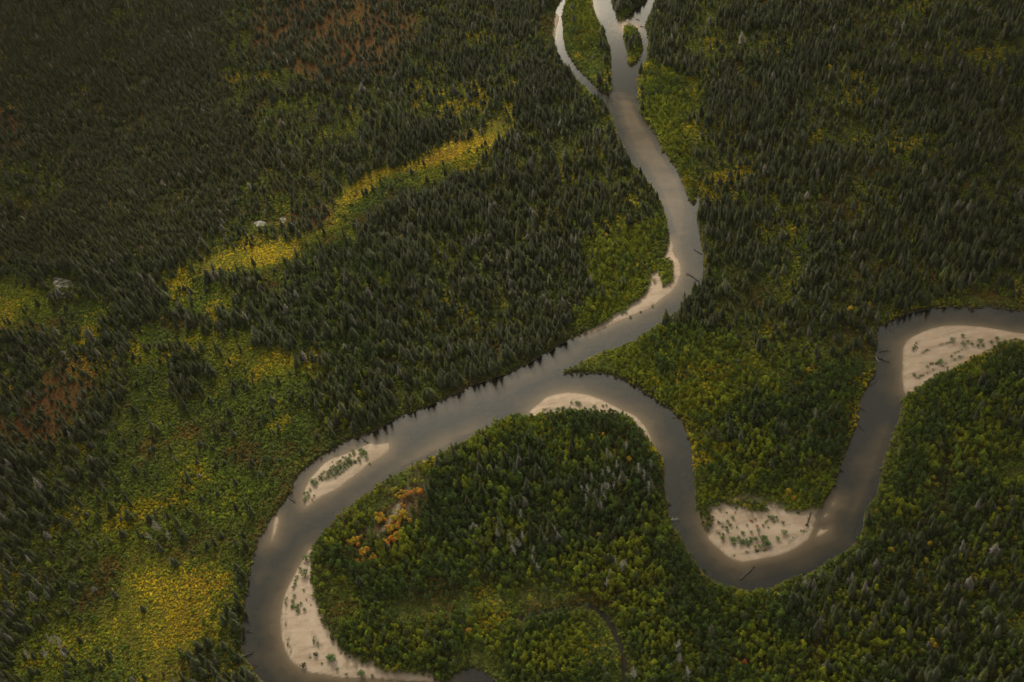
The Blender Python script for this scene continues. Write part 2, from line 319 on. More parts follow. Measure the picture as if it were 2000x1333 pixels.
# vegetation class on the grid, with ragged borders
JX = PX + (fbm(XX, YY, 26, 21, 4) - .5) * 90; JY = PY + (fbm(XX, YY, 26, 33, 4) - .5) * 64
ZC = np.full(XX.shape, DEN)
for zc, poly in ZONES:
    pc = chaikin(poly, 1)
    fine = zc in (YEL, YGR) or zc == RED
    k_ = .7 if zc == RED else .3
    fine = fine or zc == GRS
    if zc == GRS: k_ = .5
    ja, jb = (PX + (JX - PX) * k_, PY + (JY - PY) * k_) if fine else (JX, JY)
    m_ = inside(pc, ja, jb)
    if zc in (YEL, YGR, OLV): m_ |= inside(pc, ja, jb - 19)      # the far side of a clearing hides behind nearer tree tops
    ZC[m_] = zc
gap_n = fbm(XX, YY, 34, 44, 4)
ZC[(ZC == DEN) & (PX < 1330) & (fbm(XX, YY, 42, 57, 4) > .56)] = LRS
ZC[(ZC == DEN) & (gap_n > np.where(PX > 1360, .535, .60))] = OLV
ZC[(ZC == DEN) & (PX > 1360) & (gap_n < .40)] = LRS
ZC[(ZC == BLK) & (gap_n > .68)] = OLV
mead = fbm(XX, YY, 28, 48, 4)
ZC[(ZC == YOR) & (mead < .37)] = YGR
ZC[(ZC == YGR) & (mead < .40)] = GRS
ZC[(ZC == GRS) & (mead > .66)] = YGR
ZC[(ZC == BRD) & (fbm(XX, YY, 20, 52, 3) > .69)] = WIL
GCOL = np.zeros(XX.shape + (3,))
for k, v in VEG.items():
    GCOL[ZC == k] = v[7]
for ax in (0, 1):                              # soft colour change between ground types
    for _ in range(9):
        GCOL = (np.roll(GCOL, 1, ax) + 2 * GCOL + np.roll(GCOL, -1, ax)) / 4
RED_M = (ZC == RED).astype(float)
sandy = np.clip((bar_d + .8) / 1.2, 0, 1) * np.clip((1.0 - land) / 2.5 + .55, 0, 1)
sandy = np.where(H_ < -.15, np.maximum(sandy, .6), sandy)
gully = sdf([(806,957),(796,975),(784,1000),(770,1025),(752,1045),(735,1058),(728,1052),(742,1036),(757,1015),(770,990),(786,966),(800,950)])
gully = np.clip((gully + .2 + edge_n) / 2.5, 0, 1)

def cell(x, y):
    return np.clip(np.rint((y - GY0) / STEP).astype(int), 0, NY - 1), np.clip(np.rint((x - GX0) / STEP).astype(int), 0, NX - 1)
def height(x, y):
    r, c = cell(np.asarray(x, float), np.asarray(y, float)); return H_[r, c]
def at(px, py):
    x, y = ground(px, py); z = height(x, y)
    x, y = ground(px, py, z)
    return np.stack([x, y, z], -1)

# ------------------------------------------------------------------ materials
def mat(name):
    m = bpy.data.materials.new(name); m.use_nodes = True
    t = m.node_tree; t.nodes.clear()
    o = t.nodes.new('ShaderNodeOutputMaterial'); b = t.nodes.new('ShaderNodeBsdfPrincipled')
    t.links.new(b.outputs[0], o.inputs['Surface'])
    b.inputs['Specular IOR Level'].default_value = .25
    return m, t, b
def N(t, typ, **kw):
    n = t.nodes.new(typ)
    for k, v in kw.items(): setattr(n, k, v)
    return n
def attr(t, name, typ='GEOMETRY'):
    a = N(t, 'ShaderNodeAttribute', attribute_name=name); a.attribute_type = typ; return a
def mixc(t, a, b, f, blend='MIX'):
    n = N(t, 'ShaderNodeMix', data_type='RGBA', blend_type=blend)
    for sock, v in ((n.inputs[6], a), (n.inputs[7], b), (n.inputs[0], f)):
        if hasattr(v, 'default_value') or hasattr(v, 'is_linked'): t.links.new(v, sock)
        else: sock.default_value = (*v, 1) if isinstance(v, tuple) else v
    return n.outputs[2]
def ramp(t, v, lo, hi, a=0.0, b=1.0):
    n = N(t, 'ShaderNodeMapRange'); n.inputs[1].default_value = lo; n.inputs[2].default_value = hi
    n.inputs[3].default_value = a; n.inputs[4].default_value = b
    t.links.new(v, n.inputs[0]); return n.outputs[0]
def noise(t, scale, detail=4, rough=.6, vec=None):
    n = N(t, 'ShaderNodeTexNoise'); n.inputs['Scale'].default_value = scale; n.inputs['Detail'].default_value = detail
    n.inputs['Roughness'].default_value = rough
    if vec is not None: t.links.new(vec, n.inputs['Vector'])
    return n.outputs[0]
def position(t):
    return N(t, 'ShaderNodeNewGeometry').outputs['Position']

# ground: soil, moss and heath between the plants, sand on the bars
M_GROUND, t, b = mat('forest_floor_and_sand')
pos = position(t)
soil = attr(t, 'soil').outputs['Color']; sand_f = attr(t, 'sandy').outputs['Fac']; wet = attr(t, 'wet').outputs['Fac']
n1 = noise(t, .9, 5, .7, pos); n2 = noise(t, .18, 4, .6, pos); n3 = noise(t, 3.5, 3, .7, pos)
c = mixc(t, soil, ramp(t, n1, .3, .7, .45, 1.6), 1.0, 'MULTIPLY')
c = mixc(t, c, (.040,.048,.014), ramp(t, n2, .48, .7, 0, .6))
# sand: pale dry, tan damp, thin darker flood lines and silt
mp = N(t, 'ShaderNodeMapping'); mp.inputs['Scale'].default_value = (.05, .22, 1); mp.inputs['Rotation'].default_value = (0, 0, .6)
t.links.new(pos, mp.inputs[0])
st = noise(t, 1.0, 5, .65, mp.outputs[0])
sandc = mixc(t, (.36,.275,.20), (.27,.203,.142), ramp(t, st, .38, .62))
sandc = mixc(t, sandc, (.37,.295,.22), ramp(t, n2, .5, .68, 0, .8))
sandc = mixc(t, sandc, (.17,.13,.088), ramp(t, noise(t, 1.3, 5, .7, mp.outputs[0]), .57, .68, 0, .7))
sandc = mixc(t, sandc, (.14,.105,.07), ramp(t, wet, 0, 1, 0, .85))
silt = attr(t, 'silt').outputs['Fac']
sandc = mixc(t, sandc, (.075,.075,.048), silt)
c = mixc(t, c, sandc, sand_f)
t.links.new(c, b.inputs['Base Color']); b.inputs['Roughness'].default_value = 1.0; b.inputs['Specular IOR Level'].default_value = 0.0
bp = N(t, 'ShaderNodeBump'); bp.inputs['Strength'].default_value = .5; bp.inputs['Distance'].default_value = .25
t.links.new(n1, bp.inputs['Height']); t.links.new(bp.outputs[0], b.inputs['Normal'])

def water_mat(name, deep, mid, shallow, rough=.14):
    m, t, b = mat(name)
    pos = position(t)
    dep = attr(t, 'depth').outputs['Fac']
    mp = N(t, 'ShaderNodeMapping'); mp.inputs['Rotation'].default_value = (0, 0, .9); mp.inputs['Scale'].default_value = (.05, .08, 1)
    t.links.new(pos, mp.inputs[0])
    drift = noise(t, 1.0, 4, .6, mp.outputs[0])
    ad = N(t, 'ShaderNodeMath', operation='ADD'); t.links.new(dep, ad.inputs[0]); dm = N(t, 'ShaderNodeMath', operation='MULTIPLY'); t.links.new(ramp(t, drift, .3, .7, -.35, .35), dm.inputs[0]); t.links.new(ramp(t, dep, .15, 1.0, 0, 1), dm.inputs[1])
    t.links.new(dm.outputs[0], ad.inputs[1])
    c = mixc(t, shallow, mid, ramp(t, ad.outputs[0], .02, .8))
    c = mixc(t, c, deep, ramp(t, ad.outputs[0], .7, 1.5))
    t.links.new(c, b.inputs['Base Color'])
    b.inputs['Roughness'].default_value = rough; b.inputs['IOR'].default_value = 1.33; b.inputs['Specular IOR Level'].default_value = .5
    bp = N(t, 'ShaderNodeBump'); bp.inputs['Strength'].default_value = .35; bp.inputs['Distance'].default_value = .1
    t.links.new(noise(t, .55, 4, .65, pos), bp.inputs['Height']); t.links.new(bp.outputs[0], b.inputs['Normal'])
    return m
M_WATER = water_mat('silty_river_water', (.008,.008,.005), (.036,.025,.011), (.105,.073,.039))
M_POND = water_mat('dark_pond_water', (.018,.015,.010), (.018,.015,.010), (.022,.018,.012), .9)
[n_ for n_ in M_POND.node_tree.nodes if n_.type == 'BSDF_PRINCIPLED'][0].inputs['Specular IOR Level'].default_value = .15
M_MUD, t, b = mat('pale_pond_mud')
pn = noise(t, .35, 6, .7, position(t))
t.links.new(mixc(t, (.05,.05,.026), (.25,.235,.19), ramp(t, pn, .43, .55)), b.inputs['Base Color']); b.inputs['Roughness'].default_value = .9; b.inputs['Specular IOR Level'].default_value = 0

def leaf_mat(name, transl=.25):
    m, t, b = mat(name)
    tint = attr(t, 'tint', 'INSTANCER').outputs['Color']
    c = mixc(t, tint, attr(t, 'leafvar').outputs['Color'], 1.0, 'MULTIPLY')
    t.links.new(c, b.inputs['Base Color']); b.inputs['Roughness'].default_value = .8; b.inputs['Specular IOR Level'].default_value = .08
    tr = N(t, 'ShaderNodeBsdfTranslucent'); t.links.new(c, tr.inputs['Color'])
    mx = N(t, 'ShaderNodeMixShader'); mx.inputs[0].default_value = transl
    out = [n for n in t.nodes if n.type == 'OUTPUT_MATERIAL'][0]
    t.links.new(b.outputs[0], mx.inputs[1]); t.links.new(tr.outputs[0], mx.inputs[2]); t.links.new(mx.outputs[0], out.inputs['Surface'])
    return m
M_NEEDLE = leaf_mat('spruce_needles', .10); M_LEAF = leaf_mat('broad_leaves', .28)
M_BARK, t, b = mat('grey_brown_bark')
t.links.new(mixc(t, (.10,.08,.06), (.19,.165,.135), noise(t, 3, 4)), b.inputs['Base Color']); b.inputs['Roughness'].default_value = .9
M_DEAD, t, b = mat('weathered_dead_wood')
t.links.new(mixc(t, (.20,.185,.15), (.34,.32,.27), noise(t, 2, 4)), b.inputs['Base Color']); b.inputs['Roughness'].default_value = .9
M_WETWOOD, t, b = mat('wet_dark_driftwood')
t.links.new(mixc(t, (.018,.015,.012), (.05,.04,.03), noise(t, 2, 4)), b.inputs['Base Color']); b.inputs['Roughness'].default_value = .7

# ------------------------------------------------------------------ mesh helpers
def link(o):
    COL.objects.link(o); return o
def new_mesh(name, V, Fq, mats, midx=None, leafvar=None):
    me = bpy.data.meshes.new(name)
    me.from_pydata([tuple(v) for v in V], [], [tuple(f) for f in Fq])
    for m in mats: me.materials.append(m)
    if midx is not None: me.polygons.foreach_set('material_index', np.asarray(midx, np.int32))
    if leafvar is not None:
        a = me.attributes.new('leafvar', 'FLOAT_COLOR', 'FACE')
        lv = np.asarray(leafvar, np.float32); a.data.foreach_set('color', np.concatenate([lv, np.ones((len(lv), 1), np.float32)], 1).ravel())
    me.update(); return me
class MB:
    def __init__(s): s.V, s.F, s.M, s.L = [], [], [], []
    def face(s, pts, m=0, lv=(1, 1, 1)):
        i = len(s.V); s.V += [tuple(p) for p in pts]; s.F.append(tuple(range(i, i + len(pts)))); s.M.append(m); s.L.append(lv)
    def tube(s, pts, rads, n=6, m=0):
        base = len(s.V); pts = [np.asarray(p, float) for p in pts]
        for k, (p, r) in enumerate(zip(pts, rads)):
            d = pts[min(k + 1, len(pts) - 1)] - pts[max(k - 1, 0)]; d = d / max(np.linalg.norm(d), 1e-9)
            a = np.cross(d, (0, 0, 1) if abs(d[2]) < .9 else (1, 0, 0)); a /= np.linalg.norm(a); q = np.cross(d, a)
            for j in range(n):
                th = 2 * math.pi * j / n; s.V.append(tuple(p + r * (a * math.cos(th) + q * math.sin(th))))
        for k in range(len(pts) - 1):
            for j in range(n):
                s.F.append((base + k * n + j, base + k * n + (j + 1) % n, base + (k + 1) * n + (j + 1) % n, base + (k + 1) * n + j)); s.M.append(m); s.L.append((1, 1, 1))
        s.F.append(tuple(base + j for j in range(n))[::-1]); s.M.append(m); s.L.append((1, 1, 1))
        s.F.append(tuple(base + (len(pts) - 1) * n + j for j in range(n))); s.M.append(m); s.L.append((1, 1, 1))
    def mesh(s, name, mats): return new_mesh(name, s.V, s.F, mats, s.M, s.L)

def spruce_parts(seed, slim=1.0):
    """a 10 m spruce: (crown builder, trunk builder)"""
    r = random.Random(seed); cr, tk = MB(), MB()
    bend = (r.uniform(-.15, .15), r.uniform(-.15, .15))
    ax = lambda z: np.array([bend[0] * (z / 10) ** 2, bend[1] * (z / 10) ** 2, z])
    tk.tube([ax(z) for z in (-.4, 2.5, 5, 7.5, 9.6)], (.16, .13, .10, .06, .02), 6)
    nl = 15
    for l in range(nl):
        u = l / (nl - 1); z = .7 + 9.1 * u ** .95
        R = 1.30 * slim * ((1 - u) ** .75) * r.uniform(.85, 1.12) * (0.75 + .25 * min(1, u * 6)) + .07
        nb = 8 if u < .6 else (6 if u < .88 else 5)
        off = r.random() * 6.28
        for k in range(nb):
            th = off + 2 * math.pi * k / nb + r.uniform(-.25, .25)
            L = R * r.uniform(.7, 1.2); dz = -L * r.uniform(.25, .6) if u < .9 else L * r.uniform(.1, .8)
            w = (.34 * (1 - u) + .15) * r.uniform(.8, 1.25)
            d = np.array([math.cos(th), math.sin(th), 0]); q = np.array([-d[1], d[0], 0]); c0 = ax(z + r.uniform(-.12, .12))
            mid = c0 + d * L * .62 + (0, 0, dz * .45); tip = c0 + d * L + (0, 0, dz)
            hang = np.array([0, 0, -w * r.uniform(.3, .7)])
            v = r.uniform(.7, 1.35); lv = (v * r.uniform(.92, 1.1), v, v * r.uniform(.85, 1.15))
            cr.face([c0, mid + q * w + hang, tip, mid + (0, 0, .08)], 0, lv)
            cr.face([c0, mid + (0, 0, .08), tip, mid - q * w + hang], 0, (lv[0] * .93, lv[1] * .93, lv[2] * .93))
    tip = ax(9.75)
    for k in range(3):
        th = k * 2.1; q = np.array([math.cos(th), math.sin(th), 0]) * .13
        cr.face([tip - (0, 0, .5) + q, tip + (0, 0, .45), tip - (0, 0, .5) - q], 0, (1.1, 1.1, 1.1))
    return cr, tk
def leafball(mb, c, rad, n, size, r, hue=.12, up=.35):
    for _ in range(n):
        z = r.uniform(-.55, 1); th = r.random() * 6.283; s_ = math.sqrt(max(0, 1 - z * z))
        nrm = np.array([s_ * math.cos(th), s_ * math.sin(th), z])
        p = np.asarray(c) + nrm * np.asarray(rad) * r.uniform(.72, 1.05)
        nn = nrm + np.array([r.gauss(0, .45), r.gauss(0, .45), r.gauss(up, .4)]); nn /= np.linalg.norm(nn)
        a = np.cross(nn, (r.random() - .5, r.random() - .5, r.random() - .3)); a /= max(1e-6, np.linalg.norm(a)); q = np.cross(nn, a)
        s1 = size * r.uniform(.6, 1.3); s2 = s1 * r.uniform(.5, .8)
        v = r.uniform(.62, 1.4); lv = (v * r.uniform(1 - hue, 1 + hue), v, v * r.uniform(.8, 1.2))
        mb.face([p - a * s1, p + q * s2, p + a * s1, p - q * s2], 0, lv)
def broadleaf_parts(seed, slim=1.0):
    """a 6 m poplar or alder: leaf clumps round forked stems"""
    r = random.Random(seed); cr, tk = MB(), MB()
    tk.tube([(0, 0, -.3), (.03, .02, 1.4), (.05, -.04, 3.0), (0, 0, 4.6)], (.13, .10, .07, .03), 6)
    lobes = [((0, 0, 4.9), .72)]
    for k in range(r.randint(6, 8)):
        th = k * 2.4 + r.uniform(-.4, .4); rr = r.uniform(.55, 1.05) * slim; z = r.uniform(1.9, 4.4)
        c = (rr * math.cos(th), rr * math.sin(th), z); lobes.append((c, r.uniform(.55, .85)))
        tk.tube([(0, 0, z * .45), (c[0] * .5, c[1] * .5, z * .78), c], (.06, .04, .015), 4)
    for c, rad in lobes:
        leafball(cr, c, (rad * slim, rad * slim, rad * r.uniform(.85, 1.2)), 30, .27, r)
    return cr, tk
def shrub_builder(seed, n=46, size=.26, h=1.15):
    r = random.Random(seed); mb = MB()
    for k in range(r.randint(4, 6)):
        th = r.random() * 6.28; rr = r.uniform(.1, .55)
        leafball(mb, (rr * math.cos(th), rr * math.sin(th), h * r.uniform(.35, .7)), (.45, .45, .42), n // 5, size, r)
    return mb
def willow_parts(seed):
    """a 1.6 m sandbar willow: thin stems fanning from one root and a ragged leaf mass"""
    r = random.Random(seed); lf, st = MB(), MB()
    for k in range(7):
        th = k * .9 + r.uniform(-.3, .3); rr = r.uniform(.25, .75); z = r.uniform(.7, 1.4)
        e = (rr * math.cos(th), rr * math.sin(th), z)
        st.tube([(0, 0, -.1), (e[0] * .4, e[1] * .4, z * .55), e], (.035, .025, .01), 4)
        leafball(lf, (e[0] * .95, e[1] * .95, z * .85), (.42, .42, .40), 16, .2, r)
    return lf, st
def snag_parts(seed):
    """a bare dead 8 m tree: trunk, and thin broken limbs"""
    r = random.Random(seed); tk, br = MB(), MB()
    ln = (r.uniform(-.5, .5), r.uniform(-.5, .5))
    p = lambda z: np.array([ln[0] * z / 8, ln[1] * z / 8, z])
    tk.tube([p(-.3), p(3), p(6), p(8)], (.17, .13, .09, .03), 6)
    for k in range(44):
        z = r.uniform(1.8, 7.8); th = r.random() * 6.28; L = (1.9 - .18 * z) * r.uniform(.6, 1.2)
        d = np.array([math.cos(th), math.sin(th), r.uniform(.1, .9)])
        br.tube([p(z), p(z) + d * L * .6, p(z) + d * L + (0, 0, .25)], (.075, .06, .03), 4)
    return tk, br

# ------------------------------------------------------------------ ground, sandbars, river
wetness = np.clip(1 - (H_ - .02) / .12, 0, 1)
silt_m = np.zeros(XX.shape)
for p_ in ([(606,1236),(614,1233),(624,1252),(630,1270),(624,1274),(612,1258)], [(598,1280),(606,1277),(610,1288),(603,1292)],
           [(625,936),(650,915),(690,898),(700,905),(660,935),(628,946)], [(1790,668),(1800,655),(1790,690),(1778,690)],
           [(1394,1012),(1410,1022),(1424,1036),(1420,1040),(1404,1028)], [(1396,1040),(1412,1044),(1420,1054),(1412,1053),(1400,1046)], [(1478,978),(1510,990),(1530,997),(1520,999),(1495,992)],
           [(1180,795),(1200,800),(1225,812),(1240,825),(1225,818),(1195,806)], [(590,1010),(600,985),(596,1000)], [(1060,798),(1100,797),(1110,801),(1060,806)]):
    silt_m = np.maximum(silt_m, np.clip((sdf(p_) + edge_n * .9 + .5) / 1.5, 0, 1) * .75)
# faint curving flood lines on the broad bars
for pts in ([(1800,720),(1850,700),(1885,680),(1915,665)], [(1790,740),(1840,715),(1880,697)], [(1800,690),(1830,678),(1860,668)], [(560,1170),(556,1200),(558,1235),(568,1275)], [(1430,1085),(1480,1078),(1540,1060),(1575,1035)]):
    for a_, b_ in zip(pts[:-1], pts[1:]):
        q = [a_, b_, (b_[0] + 1.5, b_[1] + 2.0), (a_[0] + 1.5, a_[1] + 2.0)]
        silt_m = np.maximum(silt_m, np.clip((sdf(q, 8, 0) + .9) / .9, 0, 1) * np.clip(fbm(XX, YY, 4, 51) * 3 - 1.2, 0, .55))
peat = np.clip(1 - np.abs(land - .3) / 1.1, 0, 1) * (bar_d < -2)
GCOL = GCOL * (1 - peat[..., None] * .8) + np.array([.022, .016, .010]) * peat[..., None] * .8
GC = GCOL * (1 - gully[..., None]) + np.array([.20, .16, .11]) * gully[..., None]
idx = np.arange(NX * NY).reshape(NY, NX)
quads = np.stack([idx[:-1, :-1], idx[:-1, 1:], idx[1:, 1:], idx[1:, :-1]], -1).reshape(-1, 4)
fbar = np.where(H_ < .02, 0, np.where(land > 1.2, 0, bar_id))[:-1, :-1].ravel()
VALL = np.stack([XX, YY, H_], -1).reshape(-1, 3)
def grid_mesh(name, fq, verts, material, attrs):
    used, inv = np.unique(fq, return_inverse=True)
    inv = inv.reshape(-1, 4)
    me = bpy.data.meshes.new(name)
    me.vertices.add(len(used)); me.vertices.foreach_set('co', verts[used].astype(np.float32).ravel())
    me.loops.add(inv.size); me.loops.foreach_set('vertex_index', inv.astype(np.int32).ravel())
    me.polygons.add(len(inv)); me.polygons.foreach_set('loop_start', np.arange(0, inv.size, 4, dtype=np.int32))
    me.polygons.foreach_set('use_smooth', np.ones(len(inv), bool))
    for k, v in attrs.items():
        v = v.reshape(NX * NY, -1)[used].astype(np.float32)
        if v.shape[1] == 3:
            a = me.attributes.new(k, 'FLOAT_COLOR', 'POINT'); a.data.foreach_set('color', np.concatenate([v, np.ones((len(v), 1), np.float32)], 1).ravel())
        else:
            a = me.attributes.new(k, 'FLOAT', 'POINT'); a.data.foreach_set('value', v.ravel())
    me.update(calc_edges=True); me.validate()
    me.materials.append(material)
    return me
GA = {'soil': GC, 'sandy': sandy, 'wet': wetness, 'silt': silt_m}
def struct(name, me, label=None):
    o = link(bpy.data.objects.new(name, me)); o['kind'] = 'structure'
    if label: o['label'] = label
    return o
struct('ground', grid_mesh('ground', quads[fbar == 0], VALL, M_GROUND, GA), 'flat valley floor of moss, heath and soil')
BAR_LABEL = {'C': 'narrow pale sandbar on the inner bank of the middle bend', 'D': 'crescent of pale sand on the tip of the large meander',
 'B': 'spindle shaped sand island with green willows along its middle', 'K': 'thin reddish sliver of sand beside the left cut bank',
 'F': 'long pale sandbar along the inner side of the lower left bend', 'G': 'broad pale sandbar with scattered willows inside the U shaped bend',
 'E': 'wide pale sandbar reaching the right edge inside the upper right bend', 'N': 'smallest sand islet, topmost of the three off the broad sandbar',
 'P': 'middle of the three sand islets off the broad sandbar', 'Q': 'largest of the three sand islets off the broad sandbar',
 'T': 'thin strip of sand along the top of the long green island', 'U': 'sandy rim round the head of the small bushy island', 'V': 'faint sand strip in the narrow left channel'}
for bi, key in enumerate(BARS):
    if (fbar == bi + 1).any():
        struct('sandbar', grid_mesh('sandbar', quads[fbar == bi + 1], VALL, M_GROUND, GA), BAR_LABEL[key])
wet_f = (H_ < .12) & (land < 3)
wf = wet_f[:-1, :-1] | wet_f[1:, :-1] | wet_f[:-1, 1:] | wet_f[1:, 1:]
WV = VALL.copy(); WV[:, 2] = 0
struct('river', grid_mesh('river', quads[wf.ravel()], WV, M_WATER, {'depth': np.maximum(-HB, 0)}), 'brown grey silty river')
def sheet(name, poly, z, m, label):
    x, y = ground(*np.asarray(chaikin(poly, 2)).T)
    me = bpy.data.meshes.new(name); me.from_pydata([(a, c, z) for a, c in zip(x, y)], [], [tuple(range(len(x)))]); me.materials.append(m)
    a = me.attributes.new('depth', 'FLOAT', 'POINT'); a.data.foreach_set('value', np.full(len(x), .5, np.float32))
    return struct(name, me, label)
sheet('oxbow_water', [(p[0] + (4 if i < 15 else -4) * 0, p[1]) for i, p in enumerate(OXBOW)], .72, M_POND, 'narrow dark oxbow channel inside the large meander')
sheet('creek_water', CREEK, .70, M_POND, 'thin dark creek in the eastern wood')
for p_, l_ in zip(MEADOW_PONDS, ('pale muddy pool at the end of the yellow strip', 'small bright pool just right of the pale muddy pool', 'pale dried pool by the left edge spruces')):
    sheet('pond', p_, .93, M_MUD, l_)
# the forest plain beyond the surveyed ground, out to the horizon
far = bpy.data.meshes.new('plain')
fv = []; ff = []
R0 = [(GX0, GY0), (GX1, GY0), (GX1, GY1), (GX0, GY1)]; R1 = [(-12000, -12000), (12000, -12000), (12000, 12000), (-12000, 12000)]
fv = [(x, y, 1.2) for x, y in R0] + [(x, y, 1.2) for x, y in R1]
ff = [(i, 4 + i, 4 + (i + 1) % 4, (i + 1) % 4) for i in range(4)]
far.from_pydata(fv, [], [f[::-1] for f in ff]); 
m_far, t, b = mat('distant_forest_plain'); fn = noise(t, .02, 8, .7, position(t))
t.links.new(mixc(t, (.012,.014,.007), (.034,.034,.012), ramp(t, fn, .35, .65)), b.inputs['Base Color']); b.inputs['Roughness'].default_value = 1
far.materials.append(m_far); struct('plain', far, 'forest plain running to the horizon')

# ------------------------------------------------------------------ planting plan
def candidates(sp, seed):
    r = np.random.default_rng(seed)
    x, y = np.meshgrid(np.arange(GX0 + 4, GX1 - 4, sp), np.arange(GY0 + 4, GY1 - 4, sp))
    x = (x + (np.arange(x.shape[0]) % 2)[:, None] * sp * .5 + r.uniform(-.48, .48, x.shape) * sp).ravel()
    y = (y + r.uniform(-.48, .48, y.shape) * sp).ravel()
    px, py = pixel(x, y)
    k = (px > -380) & (px < 2380) & (py > -260) & (py < 1640)
    x, y, px, py = x[k], y[k], px[k], py[k]
    rr, cc = cell(x, y)
    return r, x, y, px, py, rr, cc
zt = lambda col: np.array([VEG[k][col] for k in range(15)], float)
def grow(sp, seed, dens_col, min_land, clump, openness):
    r, x, y, px, py, rr, cc = candidates(sp, seed)
    sg = np.where((px < 640) & (py > 930), 9.0, 3.2)
    z = ZC[cell(x + r.normal(0, 1, len(x)) * sg, y + r.normal(0, 1, len(x)) * sg)]      # plants stray over the borders
    d = zt(dens_col)[z]
    cl = fbm(x, y, clump, seed, 3)
    d = np.clip(d * (1 + (cl - .5) * openness), 0, 1)
    ok = (r.random(len(x)) < d) & (land[rr, cc] > min_land) & (pond_d[rr, cc] < -.5) & (oxb[rr, cc] < (-.4 if sp < 1.5 else -2.6)) & (crk[rr, cc] < (-.3 if sp < 1.5 else -.9)) & (gully[rr, cc] < .4)
    return r, x[ok], y[ok], px[ok], py[ok], z[ok], H_[rr, cc][ok], land[rr, cc][ok]

def pick_palette(r, w, x, y, scale=16):
    """a palette index for each plant, drifting in patches"""
    n = len(x); w = w / w.sum(1, keepdims=True); cw = np.cumsum(w, 1)
    u = np.clip(.5 + (fbm(x, y, scale, 61, 4) - .5) * 2.3 + r.normal(0, .11, n), 0, .999)
    # order the palette from dark green to orange/olive so that drifts stay of one colour
    return (u[:, None] > cw).sum(1).clip(0, w.shape[1] - 1)
ORDER = np.array([5, 6, 0, 1, 2, 3, 4])        # red olive dkgreen green ygreen yellow orange
PALW = np.array([VEG[k][6] for k in range(15)], float)[:, ORDER]

def instances(name, x, y, z, rot, scl, pick, tint, protos, label):
    """one 'stuff' object: plants instanced over points"""
    me = bpy.data.meshes.new(name); n = len(x)
    me.vertices.add(n); me.vertices.foreach_set('co', np.stack([x, y, z], -1).astype(np.float32).ravel())
    for k, v, ty in (('rot', rot, 'FLOAT_VECTOR'), ('scl', scl, 'FLOAT_VECTOR'), ('tint', tint, 'FLOAT_VECTOR')):
        a = me.attributes.new(k, ty, 'POINT'); a.data.foreach_set('vector', np.asarray(v, np.float32).ravel())
    a = me.attributes.new('pick', 'INT', 'POINT'); a.data.foreach_set('value', np.asarray(pick, np.int32))
    o = link(bpy.data.objects.new(name, me)); o['kind'] = 'stuff'; o['label'] = label; o['category'] = name.replace('_', ' ')
    g = bpy.data.node_groups.new(name, 'GeometryNodeTree')
    g.interface.new_socket('Geometry', in_out='INPUT', socket_type='NodeSocketGeometry')
    g.interface.new_socket('Geometry', in_out='OUTPUT', socket_type='NodeSocketGeometry')
    gi = g.nodes.new('NodeGroupInput'); go = g.nodes.new('NodeGroupOutput')
    iop = g.nodes.new('GeometryNodeInstanceOnPoints'); jn = g.nodes.new('GeometryNodeJoinGeometry')
    for p in protos:
        oi = g.nodes.new('GeometryNodeObjectInfo'); oi.inputs['Object'].default_value = p; oi.inputs['As Instance'].default_value = False
        ti = g.nodes.new('GeometryNodeGeometryToInstance')
        g.links.new(oi.outputs['Geometry'], ti.inputs[0]); g.links.new(ti.outputs[0], jn.inputs[0])
    def na(nm, ty):
        a = g.nodes.new('GeometryNodeInputNamedAttribute'); a.data_type = ty; a.inputs['Name'].default_value = nm; return a.outputs['Attribute']
    g.links.new(gi.outputs[0], iop.inputs['Points']); g.links.new(jn.outputs[0], iop.inputs['Instance'])
    iop.inputs['Pick Instance'].default_value = True
    g.links.new(na('pick', 'INT'), iop.inputs['Instance Index'])
    g.links.new(na('rot', 'FLOAT_VECTOR'), iop.inputs['Rotation']); g.links.new(na('scl', 'FLOAT_VECTOR'), iop.inputs['Scale'])
    g.links.new(iop.outputs[0], go.inputs[0])
    md = o.modifiers.new('planting', 'NODES'); md.node_group = g
    return o
def proto(name, builders, mats):
    mb = MB()
    for b_, mi in builders:
        k = len(mb.V); mb.V += b_.V; mb.F += [tuple(i + k for i in f) for f in b_.F]; mb.M += [mi] * len(b_.F); mb.L += b_.L
    return bpy.data.objects.new(name, mb.mesh(name, mats))     # a source for the planting, never linked to the scene

SPR = [spruce_parts(100 + i, s) for i, s in enumerate((.72, .85, .95, 1.05, 1.25, .62, 1.45, .52))]
BRL = [broadleaf_parts(200 + i, s) for i, s in enumerate((.85, 1.0, 1.1, 1.25, .95))]
SHR = [shrub_builder(300 + i) for i in range(4)]
WLW = [willow_parts(400 + i) for i in range(3)]
SNG = [snag_parts(500 + i) for i in range(4)]
P_SPR = [proto('spruce', [(c_, 0), (k_, 1)], [M_NEEDLE, M_BARK]) for c_, k_ in SPR]
P_BRL = [proto('poplar', [(c_, 0), (k_, 1)], [M_LEAF, M_BARK]) for c_, k_ in BRL]
P_SHR = [proto('dwarf_shrub', [(s_, 0)], [M_LEAF]) for s_ in SHR]

